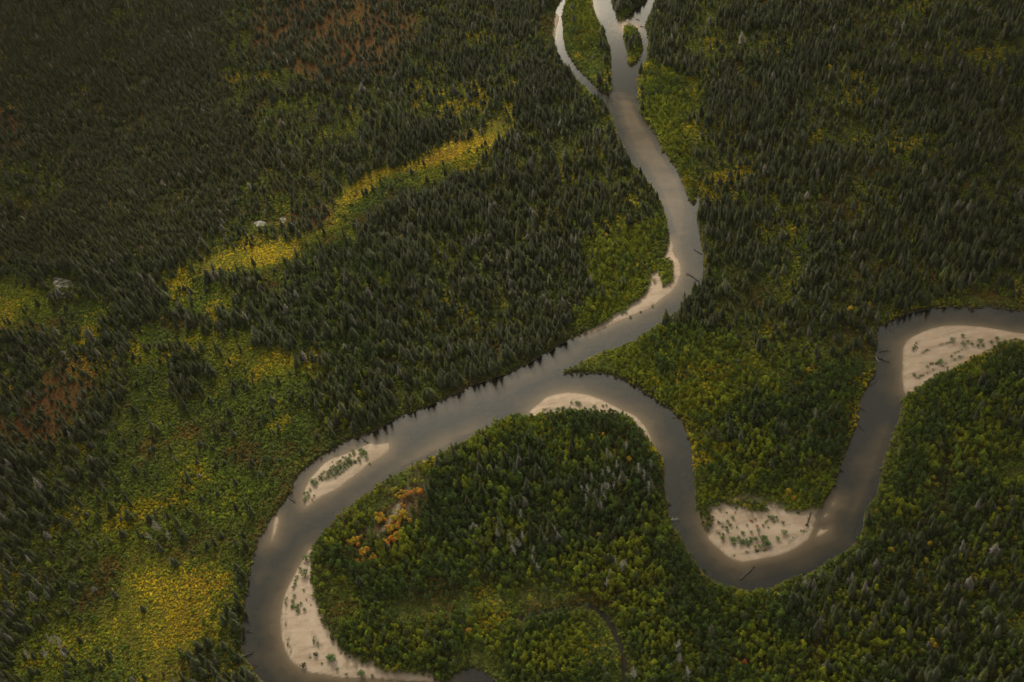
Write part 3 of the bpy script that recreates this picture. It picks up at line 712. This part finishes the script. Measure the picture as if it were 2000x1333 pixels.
# hand-listed single plants
def zoomed(x0, y0, k, pts): return [(x0 + p[0] / k, y0 + p[1] / k) + tuple(p[2:]) for p in pts]
YE, OR, SA = (.38, .285, .018), (.50, .215, .026), (.38, .19, .055)
YG = (.20, .17, .020)
BIRCHES = [p + ('gully',) for p in zoomed(680, 942, 7.98, [(715,155,YE),(835,175,OR),(760,240,SA),(935,170,OR),(990,200,OR),(915,230,OR),(1130,150,YE),(1125,200,OR),(850,300,SA),(840,380,OR),(790,480,YE),(860,470,YE),
 (520,530,OR),(545,560,YE),(470,520,YE),(500,590,OR),(460,600,YE),(755,585,YE),(685,600,YE),(830,560,OR),(870,545,YE),(905,590,YE),(815,630,OR),(650,730,OR),(760,700,YE),(775,740,OR),(690,770,YE),(740,860,YE),(735,910,YE),(790,890,OR),
 (760,930,YE),(610,970,OR),(598,955,OR),(665,930,OR),(640,1060,YE),(630,1000,OR),(125,930,OR),(165,1000,OR),(70,980,OR),(20,960,YE),(210,870,YE),(235,1070,YE),(305,1080,OR),(215,1165,OR),(330,1230,YG),(400,1155,YE),(90,1230,YG),(250,1240,OR),
 (700,660,OR),(720,720,YE),(830,600,YE),(870,500,OR),(690,690,SA),(740,820,OR),(950,215,OR),(580,610,OR)])]
_rb = random.Random(77)
BIRCHES += [(p[0] + _rb.uniform(-8, 8), p[1] + _rb.uniform(-6, 6), (YE, YE, YG, OR)[_rb.randrange(4)], 'gully') for p in list(BIRCHES)]
BIRCHES += [p + ('',) for p in [(1698,600,YE),(1661,610,YE),(1753,586,YG),(1780,606,YG),(1900,603,YG),(1578,729,YE),(1452,760,YG),(1453,906,YG),(1454,992,YE),(1464,996,YG),(1550,977,YE),(1532,978,YG),(1540,967,YE),(1586,962,YG),
 (1983,1055,YE),(1950,999,YE),(1740,1080,YE),(1815,1068,YE),(1808,1102,YE),(1606,1205,YG),(1768,1214,YG),(1818,1259,YE),(1826,1268,YE),(1455,1299,(.36,.10,.022)),(1567,1259,YE),(1438,1294,YG),(988,1202,YG),(917,1237,OR),(1178,854,YE),
 (1185,465,YE),(1857,290,YE),(1620,138,YE),(1800,167,YE),(1962,57,YE),(1558,205,YG),(1540,230,YG),(1991,399,YE),(1840,1012,YG),(1830,952,YG),(1823,937,YE),(1230,904,YE),(1170,1053,YE),(786,467,YE),(1973,975,YE),(1977,1038,YG),(853,648,YG),
 (703,772,YE),(785,730,YE),(1151,884,YG),(1120,1230,YG),(1350,1242,YG),(1712,1003,YG),(1440,1240,YG),(1800,1278,YG),(1470,912,YG),(1210,1290,YG),(1045,950,YG),(980,1185,YG)]]
SNAGS = [(1185,905),(1196,905),(1205,925),(1222,885),(1172,975),(1165,985),(1183,960),(1190,965),(1198,962),(1186,985),(1147,985),(1150,972),(1167,1000),(1177,1005),(1262,945),(1270,965),(1247,935),(1272,920),(1160,950),(1140,965),
 (1192,935),(1203,945),(1180,940),(1005,1070),(1010,1090),(995,1060),(1020,1075),(1045,1105),(1055,1120),(1022,1060),(975,1055),(1017,1018),(1085,1050),(1040,1085),(1190,1130),(1205,1115),(1215,1120),(1185,1150),(1225,1118),
 (318,1042),(330,1057),(300,1057),(307,1042),(125,1270),(133,1285),(112,1262),(95,1290),(120,1255),(60,1290),(1325,1280),(1328,1300),(1345,1325),(1318,1275),(1575,1152),(1240,1330)]
WILLOWS = {
 'G': zoomed(1360, 930, 6.06, [(405,580,1),(365,640,1.1),(310,735,1.3),(420,750,1.3),(450,745,1.1),(445,800,1),(500,730,1),(520,790,1.2),(545,765,1.1),(560,790,1),(590,760,1.1),(610,790,.9),(640,770,1.2),(650,740,1.1),(705,745,1.3),(780,730,1.5),(800,745,1.4),(820,725,1.2),
   (830,790,1.5),(850,800,1.4),(790,820,1.1),(750,830,1),(700,830,.9),(965,740,1.3),(1040,670,1.4),(1025,550,1),(735,640,.9),(650,660,.9),(550,675,1),(480,600,.6),(610,820,.7),(280,400,.9),(360,430,.6),(430,490,1),(370,530,1),(660,530,.6,'o'),(720,590,.8,'o'),(740,690,.5,'o'),
   (820,540,.7),(850,600,.5),(950,480,.6),(890,490,1.1),(910,500,1),(860,480,.9),(790,580,.7),(840,520,.6,'y'),(920,540,.5,'y'),(960,520,.6,'y'),(600,575,.7),(700,505,.5,'o'),(460,425,.5,'o'),(640,520,.5,'o')]),
 'B': zoomed(550, 850, 7.84, [(1215,230,1.3),(1260,255,1.5),(1290,275,1.3),(1300,340,1.1),(1220,290,1.2),(1180,350,1),(1200,400,1),(1100,250,1.2),(1110,285,1.2),(1050,300,1),(1030,370,1.2),(1060,400,1),(990,360,1.1),(960,420,1.2),(940,330,.7),(900,400,1),(860,430,.9,'y'),
   (900,470,1),(840,490,1.1),(800,480,1),(760,500,1),(850,530,1),(740,540,1),(700,560,.9),(650,560,.9),(590,640,1.2),(620,600,1),(780,400,.5),(490,710,1.5),(520,760,1.3),(470,720,1.1),(540,720,1),(440,830,.8),(400,880,1),(350,880,.8),(380,960,1.2),(350,1000,1),(420,920,.9),(500,920,.7),(470,980,.6,'o'),(1135,400,.8),(1350,430,.7)]),
 'E': zoomed(1334, 445, 2.9955, [(1575,655,1.4),(1635,632,1.2),(1640,680,1.6),(1690,680,1),(1737,665,1.5),(1803,667,1.1),(1836,645,1.1),(1725,690,.9),(1755,690,.8),(1505,785,1.5),(1428,808,.9),(1352,860,1),(1570,750,.8),(1618,752,.8),(1490,790,1),(1665,665,.9)]),
 'F': zoomed(0, 890, 2.9985, [(1797,600,2.2),(1785,690,2.2),(1740,710,1),(1730,750,1.2),(1720,770,1),(1725,820,1.1),(1715,850,1),(1720,880,1),(1745,885,1.2),(1765,865,.9),(1745,910,1.1),(1785,900,1),(1710,885,.8),(1780,785,.8),(1795,840,.5,'o'),(1820,870,.5,'o'),(1850,1165,1.2,'d'),(1948,1190,2.2),(1930,1180,1.5),
   (1885,1215,.6),(1780,1230,1.6,'d'),(1975,1250,.8),(1760,660,1),(1730,730,.8)]) + zoomed(667, 890, 2.9985, [(118,1278,1.8),(30,1280,.8),(180,1288,.8)]),
 'D': zoomed(667, 445, 2.9955, [(1345,1020,.8),(1375,1022,1.3),(1390,1027,1.1),(1300,1055,1.2),(1270,1062,1.3),(1480,1050,1.2),(1455,1060,1),(1530,1040,.9),(1550,1037,.9),(1765,1195,1.4)]),
 'C': zoomed(667, 445, 2.9955, [(1830,310,1.1,'y'),(1820,455,.9),(1660,490,1.2),(1690,520,.9),(1750,490,.7),(1640,500,1)]),
}
BP = np.concatenate([at(p[0], p[1])[None] for p in BIRCHES]); SP_ = np.concatenate([at(*p)[None] for p in SNAGS])
def near_any(x, y, P, d):
    m = np.zeros(len(x), bool)
    for p in P: m |= np.hypot(x - p[0], y - p[1]) < d
    return m

def where(px, py):
    if px > 1690 and 600 < py < 1010: return 'below the corner sandbar'
    if px > 1850 and py > 1000: return 'in the lower right corner wood'
    if px > 1560 and py > 1000: return 'below the U shaped bend'
    if px > 1230 and py > 1120: return 'south of the U shaped bend'
    if px > 1300 and 640 < py <= 1040: return 'between the two river arms'
    if 590 < px < 1420 and py > 1190: return 'around the oxbow channel'
    if 590 < px < 1420 and py > 790: return 'inside the large meander'
    if px < 260 and py > 640: return 'in the lower left stand'
    if px < 600 and py > 640: return 'on the left green plain'
    if px < 1000: return 'above the left river bank'
    return 'right of the upper river'
def close_to(i, x, y, ld, ox):
    if ld < 5: return "at the water's edge"
    if ox > -7: return 'beside the channel'
    d = np.hypot(BP[:, 0] - x, BP[:, 1] - y)
    if d.min() < 6:
        c = BIRCHES[int(d.argmin())][2]
        return 'by an orange birch' if c[0] / c[1] > 2.2 else 'by a yellow birch'
    if np.hypot(SP_[:, 0] - x, SP_[:, 1] - y).min() < 6: return 'beside a dead tree'
    return ''

def nth_(k): return f"{k}{'th' if 10 < k % 100 < 14 else {1: 'st', 2: 'nd', 3: 'rd'}.get(k % 10, 'th')}"
def make_tree(name, cat, meshes, loc, rotz, tilt, scl, tint, label, group):
    root = link(bpy.data.objects.new(name, None)); root.empty_display_size = .5
    root.location = loc; root.rotation_euler = (tilt[0], tilt[1], rotz); root.scale = scl
    root['label'] = label; root['category'] = cat
    if group: root['group'] = group
    for pn, me, tinted in meshes:
        o = link(bpy.data.objects.new(pn, me)); o.parent = root
        if tinted: o['tint'] = [float(v) for v in tint]
    return root
def tallness(h, m): return 'tall' if h > m * 1.14 else ('short' if h < m * .86 else 'medium')

def split_individuals(px, py, hpx, n=300):
    vis = (px > 8) & (px < 1992) & (py > 25) & (py < 1322)
    s_ = np.where(vis, hpx, 0); o = np.argsort(-s_)[:n]
    m = np.zeros(len(px), bool); m[o] = True
    return m

# ---- spruces
r, x, y, px, py, z, h0, ld = grow(2.0, 11, 0, 1.6, 22, 2.0)
rr, cc = cell(x, y)
k = ~near_any(x, y, BP, 2.2) & (bar_d[rr, cc] < -11) & (pond_d[rr, cc] < -5) & ((ld > 7) | np.isin(z, (DEN, BLK, LRS)))
x, y, px, py, z, h0, ld = (a[k] for a in (x, y, px, py, z, h0, ld))
n = len(x); hh = zt(1)[z] * np.clip(r.normal(1, .26, n), .4, 1.6) * (.62 + .76 * fbm(x, y, 26, 71, 3))
sc = hh / 10; wd = np.sqrt(sc) * r.uniform(1.2, 1.9, n) * np.where(z == BLK, .85, 1.0)
base = np.array([(.043,.051,.020), (.060,.068,.032), (.083,.088,.051), (.067,.076,.020), (.150,.135,.108)])
bi = r.choice(5, n, p=(.38, .29, .11, .19, .03))
tint = base[bi] * r.lognormal(0, .20, (n, 1)) * (.75 + .5 * fbm(x, y, 60, 77, 2))[:, None]
tint[z == BLK] = tint[z == BLK] * (1.10, 1.02, .90)
sp_pick = r.choice(8, n, p=(.15, .16, .16, .15, .12, .10, .08, .08)); rz = r.uniform(0, 6.28, n); tl = r.normal(0, .025, (n, 2))
ind = split_individuals(px, py, hh * px_per_m(x, y))
CRM = [c_.mesh('crown', [M_NEEDLE]) for c_, k_ in SPR]; TKM = [k_.mesh('trunk', [M_BARK]) for c_, k_ in SPR]
rr, cc = cell(x, y); oxv = np.maximum(oxb[rr, cc], crk[rr, cc])
TN = ('blackish green', 'green grey', 'pale grey green', 'olive green', 'ash grey')
def rows(m): return np.nonzero(m)[0]
for i in rows(ind):
    p_ = int(sp_pick[i]); form = 'thin' if p_ in (0, 5, 7) else ('broad' if p_ in (3, 4, 6) else 'slim')
    lab = ' '.join(f"{tallness(hh[i], 10)} {form} {TN[bi[i]]} spruce {close_to(i, x[i], y[i], ld[i], oxv[i])} {where(px[i], py[i])}".split())
    make_tree('spruce_tree', 'spruce', [('crown', CRM[p_], True), ('trunk', TKM[p_], False)], (x[i], y[i], h0[i] - .05), rz[i], tl[i], (wd[i], wd[i], sc[i]), tint[i], lab, 'spruces nearest the viewer')
q = ~ind
instances('spruce_forest', x[q], y[q], h0[q] - .05, np.c_[tl[q], rz[q]], np.c_[wd[q], wd[q], sc[q]], sp_pick[q], tint[q], P_SPR, 'dense dark spruce forest covering both sides of the river')
NSP = n

# ---- broadleaf trees
r, x, y, px, py, z, h0, ld = grow(1.85, 12, 2, 1.0, 18, .8)
k = ~near_any(x, y, BP, 2.4); x, y, px, py, z, h0, ld = (a[k] for a in (x, y, px, py, z, h0, ld))
n = len(x); hh = zt(3)[z] * np.clip(r.lognormal(-.04, .30, n), .45, 1.9) * np.clip(.45 + ld / 14, .45, 1)
sc = hh / 6; wd = (.25 + .62 * sc) * r.uniform(.66, 1.08, n)
base = np.array([(.052,.082,.019), (.084,.124,.018), (.130,.170,.016), (.185,.202,.013), (.088,.104,.044)])
drift = fbm(x, y, 22, 81, 3) + r.normal(0, .10, n) + np.where(z == BRK, -.08, .03) + np.where(z == WIL, .12, 0)
bi = np.digitize(drift, (.42, .52, .62, .70)); bi = np.where(r.random(n) < .07, 4, bi); 
bi = np.array([0, 1, 2, 3, 4])[np.clip(bi, 0, 4)]; bi = np.where((drift > .70) & (bi == 4), 3, bi)
tint = base[bi] * r.lognormal(0, .18, (n, 1))
bl_pick = r.integers(0, 5, n); rz = r.uniform(0, 6.28, n); tl = r.normal(0, .05, (n, 2))
ind = split_individuals(px, py, hh * px_per_m(x, y))
CRB = [c_.mesh('crown', [M_LEAF]) for c_, k_ in BRL]; TKB = [k_.mesh('trunk', [M_BARK]) for c_, k_ in BRL]
rr, cc = cell(x, y); oxv = np.maximum(oxb[rr, cc], crk[rr, cc])
TN = ('dark green', 'mid green', 'fresh green', 'yellow green', 'grey green')
for i in rows(ind):
    p_ = int(bl_pick[i]); form = 'narrow' if p_ in (0, 4) else ('wide' if p_ == 3 else 'round')
    lab = ' '.join(f"{tallness(hh[i], 7.6)} {form} {TN[bi[i]]} poplar {close_to(i, x[i], y[i], ld[i], oxv[i])} {where(px[i], py[i])}".split())
    make_tree('poplar_tree', 'poplar', [('crown', CRB[p_], True), ('trunk', TKB[p_], False)], (x[i], y[i], h0[i] - .05), rz[i], tl[i], (wd[i], wd[i], sc[i]), tint[i], lab, 'poplars nearest the viewer')
q = ~ind
instances('poplar_wood', x[q], y[q], h0[q] - .05, np.c_[tl[q], rz[q]], np.c_[wd[q], wd[q], sc[q]], bl_pick[q], tint[q], P_BRL, 'green broadleaved wood along the river bends')
NBR = n

# ---- low shrubs and heath
r, x, y, px, py, z, h0, ld = grow(1.22, 13, 4, .35, 9, .9)
# thin herb and willow seedling cover on the silty streaks of the bars
rb, xb, yb, pxb, pyb, rrb, ccb = candidates(.95, 14)
kb = (silt_m[rrb, ccb] > .35) & (bar_d[rrb, ccb] > .5) & (land[rrb, ccb] < .3) & (rb.random(len(xb)) < .55)
nb_ = int(kb.sum()); nv_ = len(x)
x = np.r_[x, xb[kb]]; y = np.r_[y, yb[kb]]; z = np.r_[z, np.full(nb_, GRS)]; h0 = np.r_[h0, H_[rrb, ccb][kb]]
n = len(x); rad = np.r_[np.ones(nv_), np.full(nb_, .5)] * zt(5)[z] * np.clip(r.normal(1, .25, n), .45, 1.8)
pi_ = pick_palette(r, PALW[z], x, y, 24)
PALM = (PALW / PALW.sum(1, keepdims=True)) @ PALETTE[ORDER]
tint = (PALETTE[ORDER][pi_] * .62 + PALM[z] * .38) * r.lognormal(0, .16, (n, 1)) * (.55 + .9 * fbm(x, y, 45, 91, 3))[:, None]
sz = rad / .85; szz = sz * r.uniform(.6, 1.1, n) * np.where(np.isin(z, (YEL, YOR, RED, BOG)), .6, 1.0)
instances('shrub_thicket', x, y, h0 - .05, np.c_[r.normal(0, .05, (n, 2)), r.uniform(0, 6.28, n)], np.c_[sz, sz, szz], r.integers(0, 4, n), tint, P_SHR, 'low willow and dwarf birch scrub in green, yellow and rust red')
print('PLANTS', NSP, NBR, n)

# ---- single yellow and orange birches
RK = np.argsort([p[1] for p in BIRCHES])
cnt = {}
for j in RK:
    px_, py_, c_, grp = BIRCHES[j]; p_ = j % 5; rr_ = random.Random(900 + int(j))
    hgt = (rr_.uniform(2.3, 3.9) if grp else rr_.uniform(3.2, 5.2)) * (.6 if c_ is SA else 1)
    hue = 'yellow green' if c_ is YG else ('golden yellow' if c_ is YE else ('salmon orange' if c_ is SA else 'orange'))
    if grp:
        side = 'left' if px_ < 720 + (1058 - py_) * .75 else 'right'
        loc = f"on the gully's {side} side"
    else:
        loc = where(px_, py_)
    key = (hue, loc); cnt[key] = cnt.get(key, 0) + 1; kth = cnt[key]
    nth = ('topmost', 'second from the top', 'third from the top', 'fourth from the top', 'fifth from the top', 'sixth from the top', 'seventh from the top', 'eighth from the top', 'ninth from the top', 'tenth from the top', 'eleventh from the top')
    lab = f"{hue} birch {loc}, " + (nth[kth - 1] if kth <= len(nth) else f"{nth_(kth)} from the top")
    t_ = tuple(v * rr_.uniform(.85, 1.12) for v in c_)
    pos_ = at(px_, py_); w_ = hgt / 6 * rr_.uniform(1.0, 1.3) * (1.15 if grp else 1)
    make_tree('birch_tree', 'birch', [('crown', CRB[p_], True), ('trunk', TKB[p_], False)], pos_ - (0, 0, .05), rr_.random() * 6, (0, 0), (w_, w_, hgt / 6), t_, lab, 'birches in autumn colour')

# ---- bare dead trees
SNM = [(k_.mesh('trunk', [M_DEAD]), b_.mesh('branches', [M_DEAD])) for k_, b_ in SNG]
cnt = {}
for j in np.argsort([p[0] for p in SNAGS]):
    px_, py_ = SNAGS[j]; rr_ = random.Random(1300 + int(j)); left = px_ < 340 and py_ < 1100
    loc = where(px_, py_) if not left else 'on the left green plain'
    cnt[loc] = cnt.get(loc, 0) + 1; kth = cnt[loc]
    nm = ('leftmost', 'second from the left', 'third from the left') ; th = nm[kth - 1] if kth <= 3 else f"{nth_(kth)} from the left"
    tx, ty = (-.12, .1) if left else (rr_.gauss(0, .08), rr_.gauss(0, .08))
    s_ = rr_.uniform(1.0, 1.45)
    m1, m2 = SNM[j % 4]
    make_tree('dead_tree', 'dead tree', [('trunk', m1, False), ('branches', m2, False)], at(px_, py_) - (0, 0, .05), rr_.random() * 6, (tx, ty), (s_, s_, s_), (1, 1, 1), f"bare grey dead tree {loc}, {th}", 'bare dead trees')

# ---- willows on the sandbars
WLM = [(l_.mesh('leaves', [M_LEAF]), s_.mesh('stems', [M_BARK])) for l_, s_ in WLW]
BN = {'G': 'broad U bend sandbar', 'B': 'spindle shaped sand island', 'E': 'pale corner sandbar', 'F': 'long lower left sandbar', 'D': 'meander tip sandbar', 'C': 'middle bend sandbar'}
for key, pts in WILLOWS.items():
    pts = sorted(pts, key=lambda p: p[0])
    for k_, p in enumerate(pts):
        kind = p[3] if len(p) > 3 else 'g'; rr_ = random.Random(int(p[0] * 7 + p[1] * 13))
        t_ = {'g': (.115, .165, .058), 'y': (.22, .17, .03), 'o': (.30, .115, .05), 'd': (.045, .048, .026)}[kind]
        hue = {'g': 'green', 'y': 'yellowing', 'o': 'rusty orange', 'd': 'dark brownish'}[kind]
        s_ = p[2] * rr_.uniform(.85, 1.15)
        x_, y_, z_ = at(p[0], p[1] + 1.5)
        th = 'leftmost' if k_ == 0 else ('rightmost' if k_ == len(pts) - 1 else ('second' if k_ == 1 else 'third' if k_ == 2 else nth_(k_ + 1)) + ' from the left')
        m1, m2 = WLM[rr_.randrange(3)]
        v = rr_.uniform(.8, 1.2)
        make_tree('willow_bush', 'willow bush', [('leaves', m1, True), ('stems', m2, False)], (x_, y_, max(z_, 0) - .03), rr_.random() * 6, (0, 0), (s_ * 1.1, s_ * 1.1, s_ * .75), [c_ * v for c_ in t_],
                  f"{'small ' if p[2] < .85 else 'large ' if p[2] > 1.35 else ''}{hue} willow bush on the {BN[key]}, {th}", 'willow bushes on the sandbars')

# ---- driftwood and fallen trees
def log(a, c, rad, m, label, limbs=6, root=False, lift=.12, seed=1):
    r = random.Random(seed); A, C_ = at(*a), at(*c)
    A[2] = max(A[2], 0) + lift; C_[2] = max(C_[2], 0) + lift * .6
    L = C_ - A; mid = A + L * .5 + np.array([r.uniform(-.3, .3), r.uniform(-.3, .3), .05])
    tb = MB(); tb.tube([A, A + L * .25, mid, A + L * .78, C_], (rad * 1.15, rad, rad * .85, rad * .6, rad * .25), 8)
    o = link(bpy.data.objects.new('fallen_tree', tb.mesh('fallen_tree', [m]))); o['label'] = label; o['category'] = 'fallen tree'; o['group'] = 'driftwood along the river'
    bb = MB()
    side = np.cross(L, (0, 0, 1)); side /= np.linalg.norm(side); ln = np.linalg.norm(L)
    for k in range(limbs):
        u = r.uniform(.3, .95); p = A + L * u; s_ = (-1 if k % 2 else 1)
        q = p + side * s_ * r.uniform(.6, 1.8) * (1.1 - u * .6) + L / ln * r.uniform(.4, 1.4) + (0, 0, r.uniform(-.05, .5))
        bb.tube([p, (p + q) / 2 + (0, 0, .1), q], (rad * .4, rad * .3, rad * .12), 5)
    if limbs:
        b_ = link(bpy.data.objects.new('branches', bb.mesh('branches', [m]))); b_.parent = o
    if root:
        rb = MB()
        for k in range(9):
            th = k * .7 + r.uniform(-.2, .2)
            q = A - L / ln * .35 + side * math.cos(th) * r.uniform(.7, 1.3) + np.array([0, 0, abs(math.sin(th)) * r.uniform(.5, 1.2)])
            rb.tube([A, (A + q) / 2, q], (rad, rad * .6, rad * .2), 5)
        w_ = link(bpy.data.objects.new('root_plate', rb.mesh('root_plate', [m]))); w_.parent = o
log((1366,553),(1340,535),.45, M_WETWOOD, 'dark fallen tree slanting into the middle river from the right bank', 12, seed=2)
log((1371,498),(1356,491),.3, M_WETWOOD, 'smaller dark log upstream of the slanting fallen tree', 6, seed=3)
log((1373,522),(1374,545),.35, M_WETWOOD, 'dark trunk lying along the right bank of the middle river', 7, seed=4)
log((1711,700),(1736,711),.35, M_WETWOOD, 'dark branchy snag in the upper right bend, lower of two', 12, seed=5)
log((1716,691),(1735,688),.28, M_WETWOOD, 'dark branchy snag in the upper right bend, upper of two', 9, seed=6)
log((1710,700),(1717,713),.22, M_DEAD, 'thin white pole leaning off the upper right cut bank', 0, lift=.5, seed=7)
log((1737,640),(1740,653),.22, M_WETWOOD, 'short dark log afloat at the corner of the upper right bend', 3, seed=8)
log((1698,745),(1712,730),.35, M_WETWOOD, 'dark brush pile caught under the cut bank of the right arm', 10, seed=9)
log((1446,1136),(1474,1108),.42, M_WETWOOD, 'long dark fallen tree reaching out at the foot of the U shaped bend', 16, seed=10)
log((1576,1026),(1584,1002),.34, M_WETWOOD, 'dark stranded trunk with its root plate on the broad sandbar', 4, root=True, seed=11)
log((565,975),(579,985),.3, M_WETWOOD, 'dark drooping branch in the water above the sand sliver', 7, seed=12)
log((474,1225),(491,1240),.3, M_WETWOOD, 'dark fallen tree on the lower left cut bank, uppermost', 10, seed=13)
log((475,1283),(497,1278),.32, M_WETWOOD, 'dark fallen tree on the lower left cut bank, middle', 10, seed=14)
log((482,1296),(502,1305),.32, M_WETWOOD, 'dark fallen tree on the lower left cut bank, lowest', 10, seed=15)
log((705,856),(720,868),.3, M_WETWOOD, 'drooping branch over the water above the spindle sand island', 8, seed=16)
log((1306,1018),(1324,1019),.22, M_DEAD, 'pale branch reaching over the west side of the U shaped bend', 8, lift=.8, seed=17)
log((645,925),(668,903),.14, M_DEAD, 'bleached log lying among willows on the spindle sand island, longer', 2, seed=18)
log((664,925),(676,905),.12, M_DEAD, 'bleached log lying among willows on the spindle sand island, shorter', 2, seed=19)
log((1083,83),(1087,97),.3, M_WETWOOD, 'dark trunk across the narrow left channel at the top', 5, seed=20)
log((1243,40),(1248,42),.35, M_WETWOOD, 'dark clump of drift in the top right side channel', 5, seed=21)
log((1250,52),(1258,55),.3, M_WETWOOD, 'dark log across the top right side channel', 4, seed=22)
for k_, (a_, c_) in enumerate([((1698,757),(1711,748)),((1680,800),(1690,808)),((1676,832),(1686,845)),((1741,630),(1744,641)),((1790,612),(1795,622)),((1640,918),(1648,926)),
  ((895,768),(903,775)),((800,808),(806,818)),((733,843),(740,853)),((650,876),(655,884)),((566,968),(572,974)),((481,1160),(489,1166)),((476,1235),(486,1232)),((1240,751),(1236,759)),((1322,815),(1316,822)),((1304,985),(1311,990))]):
    nm_ = ('upper right cut bank, uppermost', 'right arm bank, second down', 'right arm bank, third down', 'corner of the upper right bend, left one', 'corner of the upper right bend, right one', 'right arm bank, lowest',
      'left bank below the dense stand, rightmost', 'left bank below the dense stand, second from right', 'left bank below the dense stand, second from left', 'left bank below the dense stand, leftmost', 'bank beside the sand sliver',
      'lower left cut bank, upper twig', 'lower left cut bank, lower twig', 'bank under the wooded neck, upper', 'bank under the wooded neck, lower', 'west side of the U shaped bend')[k_]
    log(a_, c_, .2, M_WETWOOD, 'small dark fallen branch at the ' + nm_, 5, seed=40 + k_)
log((1202,262),(1206,269),.25, M_DEAD, 'pale log on the left bank below the islands', 3, seed=23)

# ------------------------------------------------------------------ clouds added out of view, placed to shade the edges of the scene
M_SHADE_CLOUD, t, b = mat('white_shade_cloud')
b.inputs['Base Color'].default_value = (.85, .85, .85, 1); b.inputs['Roughness'].default_value = 1; b.inputs['Specular IOR Level'].default_value = 0
tr = N(t, 'ShaderNodeBsdfTranslucent'); tr.inputs['Color'].default_value = (.8, .8, .8, 1)
mx = N(t, 'ShaderNodeMixShader'); mx.inputs[0].default_value = .5
out = [n_ for n_ in t.nodes if n_.type == 'OUTPUT_MATERIAL'][0]
t.links.new(b.outputs[0], mx.inputs[1]); t.links.new(tr.outputs[0], mx.inputs[2]); t.links.new(mx.outputs[0], out.inputs['Surface'])
CZ = 900.0
def cloud(px, py, rx, ry, seed):
    gx_, gy_ = ground(px, py); c = np.array([float(gx_), float(gy_), 0]) + sv / sv[2] * CZ
    r = np.random.default_rng(seed); mb = MB(); nu, nv = 40, 20
    off = r.uniform(0, 900)
    for a_ in range(nv + 1):
        for b_ in range(nu):
            ph = math.pi * (a_ / nv - .5); th = 2 * math.pi * b_ / nu
            d = np.array([math.cos(ph) * math.cos(th), math.cos(ph) * math.sin(th), math.sin(ph)])
            k_ = .72 + .55 * float(fbm(d[0] * 60 + off + d[2] * 35, d[1] * 60 - off, 40, 7, 4))
            mb.V.append((c[0] + d[0] * rx * k_, c[1] + d[1] * ry * k_, c[2] + d[2] * 70 * k_ * (1 if d[2] > 0 else .4)))
    for a_ in range(nv):
        for b_ in range(nu):
            mb.F.append((a_ * nu + b_, a_ * nu + (b_ + 1) % nu, (a_ + 1) * nu + (b_ + 1) % nu, (a_ + 1) * nu + b_)); mb.M.append(0); mb.L.append((1, 1, 1))
    o = link(bpy.data.objects.new('cloud', mb.mesh('cloud', [M_SHADE_CLOUD]))); o['kind'] = 'structure'; o['label'] = 'unseen cloudlike shade caster added above the valley'
for a_ in ((40, 60, 200, 220, 1), (-230, 760, 110, 150, 2), (2260, 250, 190, 260, 3), (2120, 950, 130, 170, 4), (1480, 1470, 240, 80, 5), (1000, 1500, 130, 60, 7), (-60, 1330, 110, 70, 6)):
    cloud(*a_)

# ------------------------------------------------------------------ thin haze added over the valley to lift the darkest tones
hz = bpy.data.meshes.new('haze'); e_ = 12500
hz.from_pydata([(x, y, z) for z in (-4, 520) for x, y in ((-e_, -e_), (e_, -e_), (e_, e_), (-e_, e_))], [], [(3,2,1,0), (4,5,6,7), (0,1,5,4), (1,2,6,5), (2,3,7,6), (3,0,4,7)])
hm = bpy.data.materials.new('haze'); hm.use_nodes = True; ht = hm.node_tree; ht.nodes.clear()
ho = ht.nodes.new('ShaderNodeOutputMaterial'); hv = ht.nodes.new('ShaderNodeVolumePrincipled')
hv.inputs['Density'].default_value = .00001; hv.inputs['Color'].default_value = (.92, .87, .70, 1); hv.inputs['Anisotropy'].default_value = 0
ht.links.new(hv.outputs[0], ho.inputs['Volume']); hz.materials.append(hm)
h_ = link(bpy.data.objects.new('haze', hz)); h_['kind'] = 'stuff'; h_['label'] = 'thin haze added to lift the darkest tones'
